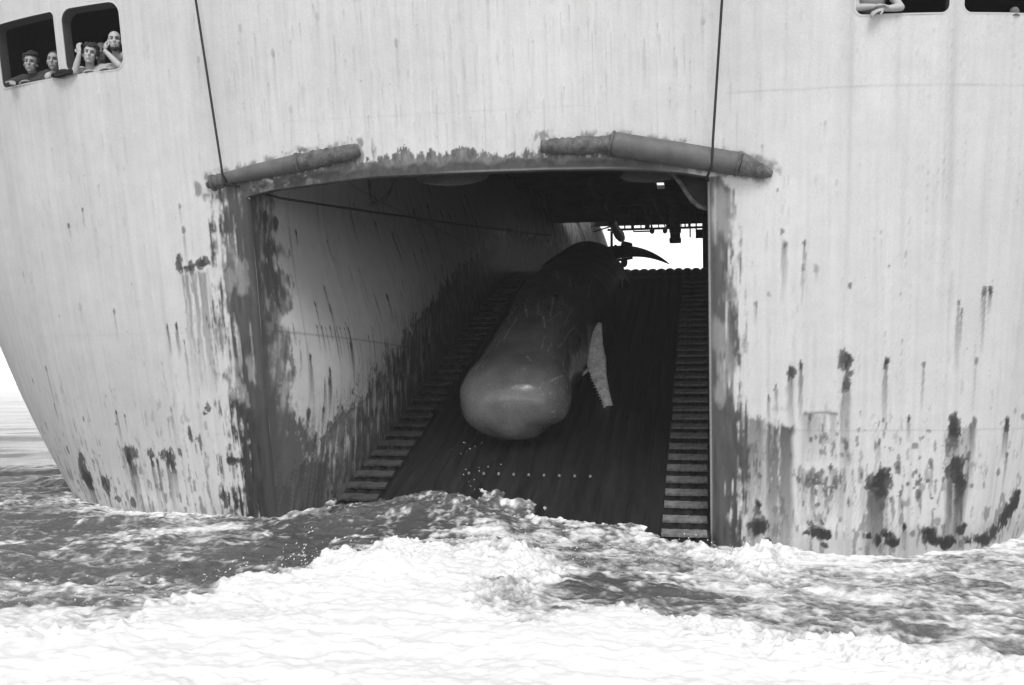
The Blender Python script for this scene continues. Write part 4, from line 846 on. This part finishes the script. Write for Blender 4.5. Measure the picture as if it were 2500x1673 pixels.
        for s_ in (-1, 1): m2.ball(loc((.075 * s_, .028, .015)), (.013, .036, .034), R, 2)
    hm = remesh(m2, .007, 1); hm.name = 'hair'; link('hair', hm, M[hairm], o)
    if beard:
        m2 = MB(); m2.ball(loc((0, -.040, -.100)), (.052, .05, .035), R, 3)
        for s_ in (-1, 1): m2.ball(loc((.052 * s_, -.012, -.07)), (.018, .035, .045), R, 2)
        bmh = remesh(m2, .007, 1); bmh.name = 'beard'; link('beard', bmh, M[hairm], o)
    return o
person(None, 'dark haired man in a dark jacket resting one hand over the window edge', (-9.31, .10, 6.385), .42, .12, 0,
       arms=[dict(s=0, e=(-9.74, .08, 6.17), w=(-9.62, -.02, 6.145), d=(.75, -.9, -.25), n=(.2, -.3, .9), c=.55, t=-1), dict(s=1, e=(-9.06, .16, 6.16), w=(-9.33, .08, 6.14), d=(-1, -.1, 0), n=(0, 0, 1), c=.6)],
       shoulders=[(-9.62, .26, 6.26), (-9.10, .22, 6.24)], clothes=('vest', 'jacket', 'trousers'), hair='full', skin='tanskin')
person(None, 'short haired man in a pale shirt half hidden by the window mullion', (-8.90, .14, 6.37), .35, .1, 0,
       arms=[dict(s=0, e=(-8.98, .10, 6.16), w=(-8.76, .06, 6.14), d=(1, 0, -.05), n=(0, 0, 1), c=.4), dict(s=1, e=(-8.45, .3, 6.1), w=(-8.68, .2, 6.12), d=(-1, 0, 0), n=(0, 0, 1), c=.4)],
       shoulders=[(-8.97, .30, 6.245), (-8.55, .32, 6.24)], clothes=('shirt', 'trousers'), hair='short', skin='tanskin')
person(None, 'dark haired bare-chested man with one hand raised to his temple, elbow on the window edge', (-8.24, .12, 6.37), .50, .06, .10,
       arms=[dict(s=0, e=(-8.43, -.01, 6.135), w=(-8.345, .02, 6.36), d=(-.15, -.02, 1), n=(-.3, -1, 0), c=.45), dict(s=1, e=(-7.93, .12, 6.14), w=(-8.15, .08, 6.13), d=(-1, -.05, .05), n=(0, 0, 1), c=.4)],
       shoulders=[(-8.40, .30, 6.22), (-7.99, .22, 6.21)], clothes=('trousers',), hair='full')
person(None, 'balding man in the shade behind the two bare-chested men', (-8.24, .40, 6.49), .55, .1, 0,
       arms=[dict(s=0, e=(-8.45, .7, 5.95), w=(-8.4, .55, 5.8), d=(.3, -.3, -1), n=(0, -1, 0), c=.3), dict(s=1, e=(-7.95, .75, 5.95), w=(-8.0, .55, 5.8), d=(0, -.3, -1), n=(0, -1, 0), c=.3)],
       clothes=('vest', 'trousers'), hair='bald', skin='tanskin')
person(None, 'balding bearded bare-chested man with his cheek on his hand at the window corner', (-7.80, .10, 6.49), .50, .08, -.06,
       arms=[dict(s=0, e=(-7.72, .02, 6.15), w=(-7.90, -.0, 6.34), d=(-.12, .1, 1), n=(-.6, -.8, 0), c=.7, t=-1), dict(s=1, e=(-7.655, .10, 6.17), w=(-7.90, .07, 6.14), d=(-1, 0, -.1), n=(0, 0, 1), c=.4)],
       shoulders=[(-7.95, .30, 6.26), (-7.665, .16, 6.33)], clothes=('trousers',), hair='bald', beard=True)
person(None, 'bare-chested man leaning on folded forearms at the right stern window, head out of view', (1.84, .04, 6.62), -.1, .35, 0,
       arms=[dict(s=1, e=(2.16, -.02, 6.185), w=(1.96, -.05, 6.165), d=(-1, -.35, -.42), n=(-.1, -.5, .8), c=.45), dict(s=0, e=(1.68, .04, 6.22), w=(1.86, -.04, 6.20), d=(1, -.1, .05), n=(0, -.3, 1), c=.4)],
       shoulders=[(1.66, .16, 6.44), (2.04, .12, 6.42)], clothes=('trousers',), hair='full')
# dark bundle of cloth over the foot of the mullion and a pale lump on the right sill
mb = MB(); q0 = ship_to_world(-8.62, float(hullV(-8.62, 6.11)) - .03, 6.09)
for (a, b_, c, r) in ((-.14, 0, .03, (.09, .06, .035)), (0, -.01, .045, (.13, .07, .045)), (.13, 0, .04, (.08, .06, .035)), (-.02, -.03, .0, (.12, .04, .03)), (.1, -.025, .01, (.09, .035, .022))): mb.ball((a, b_ + .08 * 0, c), r)
me = remesh(mb, .008); me.name = 'cloth_bundle'; o = link('cloth_bundle', me, M['cloth']); o.location = q0; o.rotation_euler = (0, 0, -YAW - .25)
tag(o, 'black crumpled cloth bundle lying on the sill under the left mullion', 'cloth')
mb = MB(); q0 = ship_to_world(3.45, float(hullV(3.45, 6.15)) + .05, 6.10)
mb.ball((0, 0, .055), (.055, .055, .06)).tube([(0, 0, .0), (0, 0, .03)], [.06, .045], 12); o = mb.build('sill_knob', M['vest']); o.location = q0
tag(o, 'small round grey knob on the sill of the far right window', 'knob')

# ------------------------------------------------------------------ spray
def spray():
    mb = MB(); rs = random.Random(9)
    def drop(x, y, z, r, st=1.0, tilt=.5):
        bm = bmesh.new(); bmesh.ops.create_icosphere(bm, subdivisions=1, radius=1); bm.verts.index_update(); R = Matrix.Rotation(tilt + rs.uniform(-.3, .3), 3, 'Y')
        mb.add([R @ Vector((v.co.x * r * st, v.co.y * r, v.co.z * r)) + Vector((x, y, z)) for v in bm.verts], [[v.index for v in f.verts] for f in bm.faces]); bm.free()
    for i in range(26):                    # falling from the whale's snout
        p = ship_to_world(rs.gauss(-3.45, .22), rs.uniform(1.6, 2.6), rs.uniform(.35, 1.05)); drop(*p, rs.uniform(.002, .0055), 3.2)
    for i in range(420):                   # thrown up along the edge of the white wash
        t = rs.random(); x = -5.2 + 7.0 * t + rs.gauss(0, .3); y = 8.6 + 3.2 * t + rs.gauss(0, .45); z = sea_h(x, y) + abs(rs.gauss(0, .06)) + .005; drop(x, y, z, rs.uniform(.0015, .006), rs.uniform(1, 3), rs.uniform(-.6, .6))
    for i in range(160):
        x = rs.uniform(-.6, 3.4); y = rs.uniform(11.4, 13.0); drop(x, y, sea_h(x, y) + abs(rs.gauss(0, .07)), rs.uniform(.003, .009), 1.3)
    for i in range(90):
        x = -2.1 + rs.gauss(0, .35); y = rs.uniform(9.9, 11.2); drop(x, y, sea_h(x, y) + abs(rs.gauss(0, .14)), rs.uniform(.002, .007), 2.4, -.8)
    o = mb.build('spray_drops', M['palerope']); tag(o, 'white drops of spray flying above the wash', 'spray', kind='stuff')
spray()

# thin air volume added before the ship to lift the blacks
def added_haze():
    m = bpy.data.materials.new('black_lift_haze'); m.use_nodes = True; n = m.node_tree.nodes; n.remove(n['Principled BSDF'])
    v = n.new('ShaderNodeVolumePrincipled'); v.inputs['Color'].default_value = (.95, .95, .95, 1); v.inputs['Density'].default_value = .0016; v.inputs['Anisotropy'].default_value = 0
    m.node_tree.links.new(v.outputs[0], n['Material Output'].inputs['Volume'])
    mb = MB(); mb.box((0, 30, 4.6), (120, 90, 12)); o = mb.build('added_haze', m, None, False); tag(o, 'thin pale haze volume added over the water to lift the dark tones', kind='stuff')
added_haze()
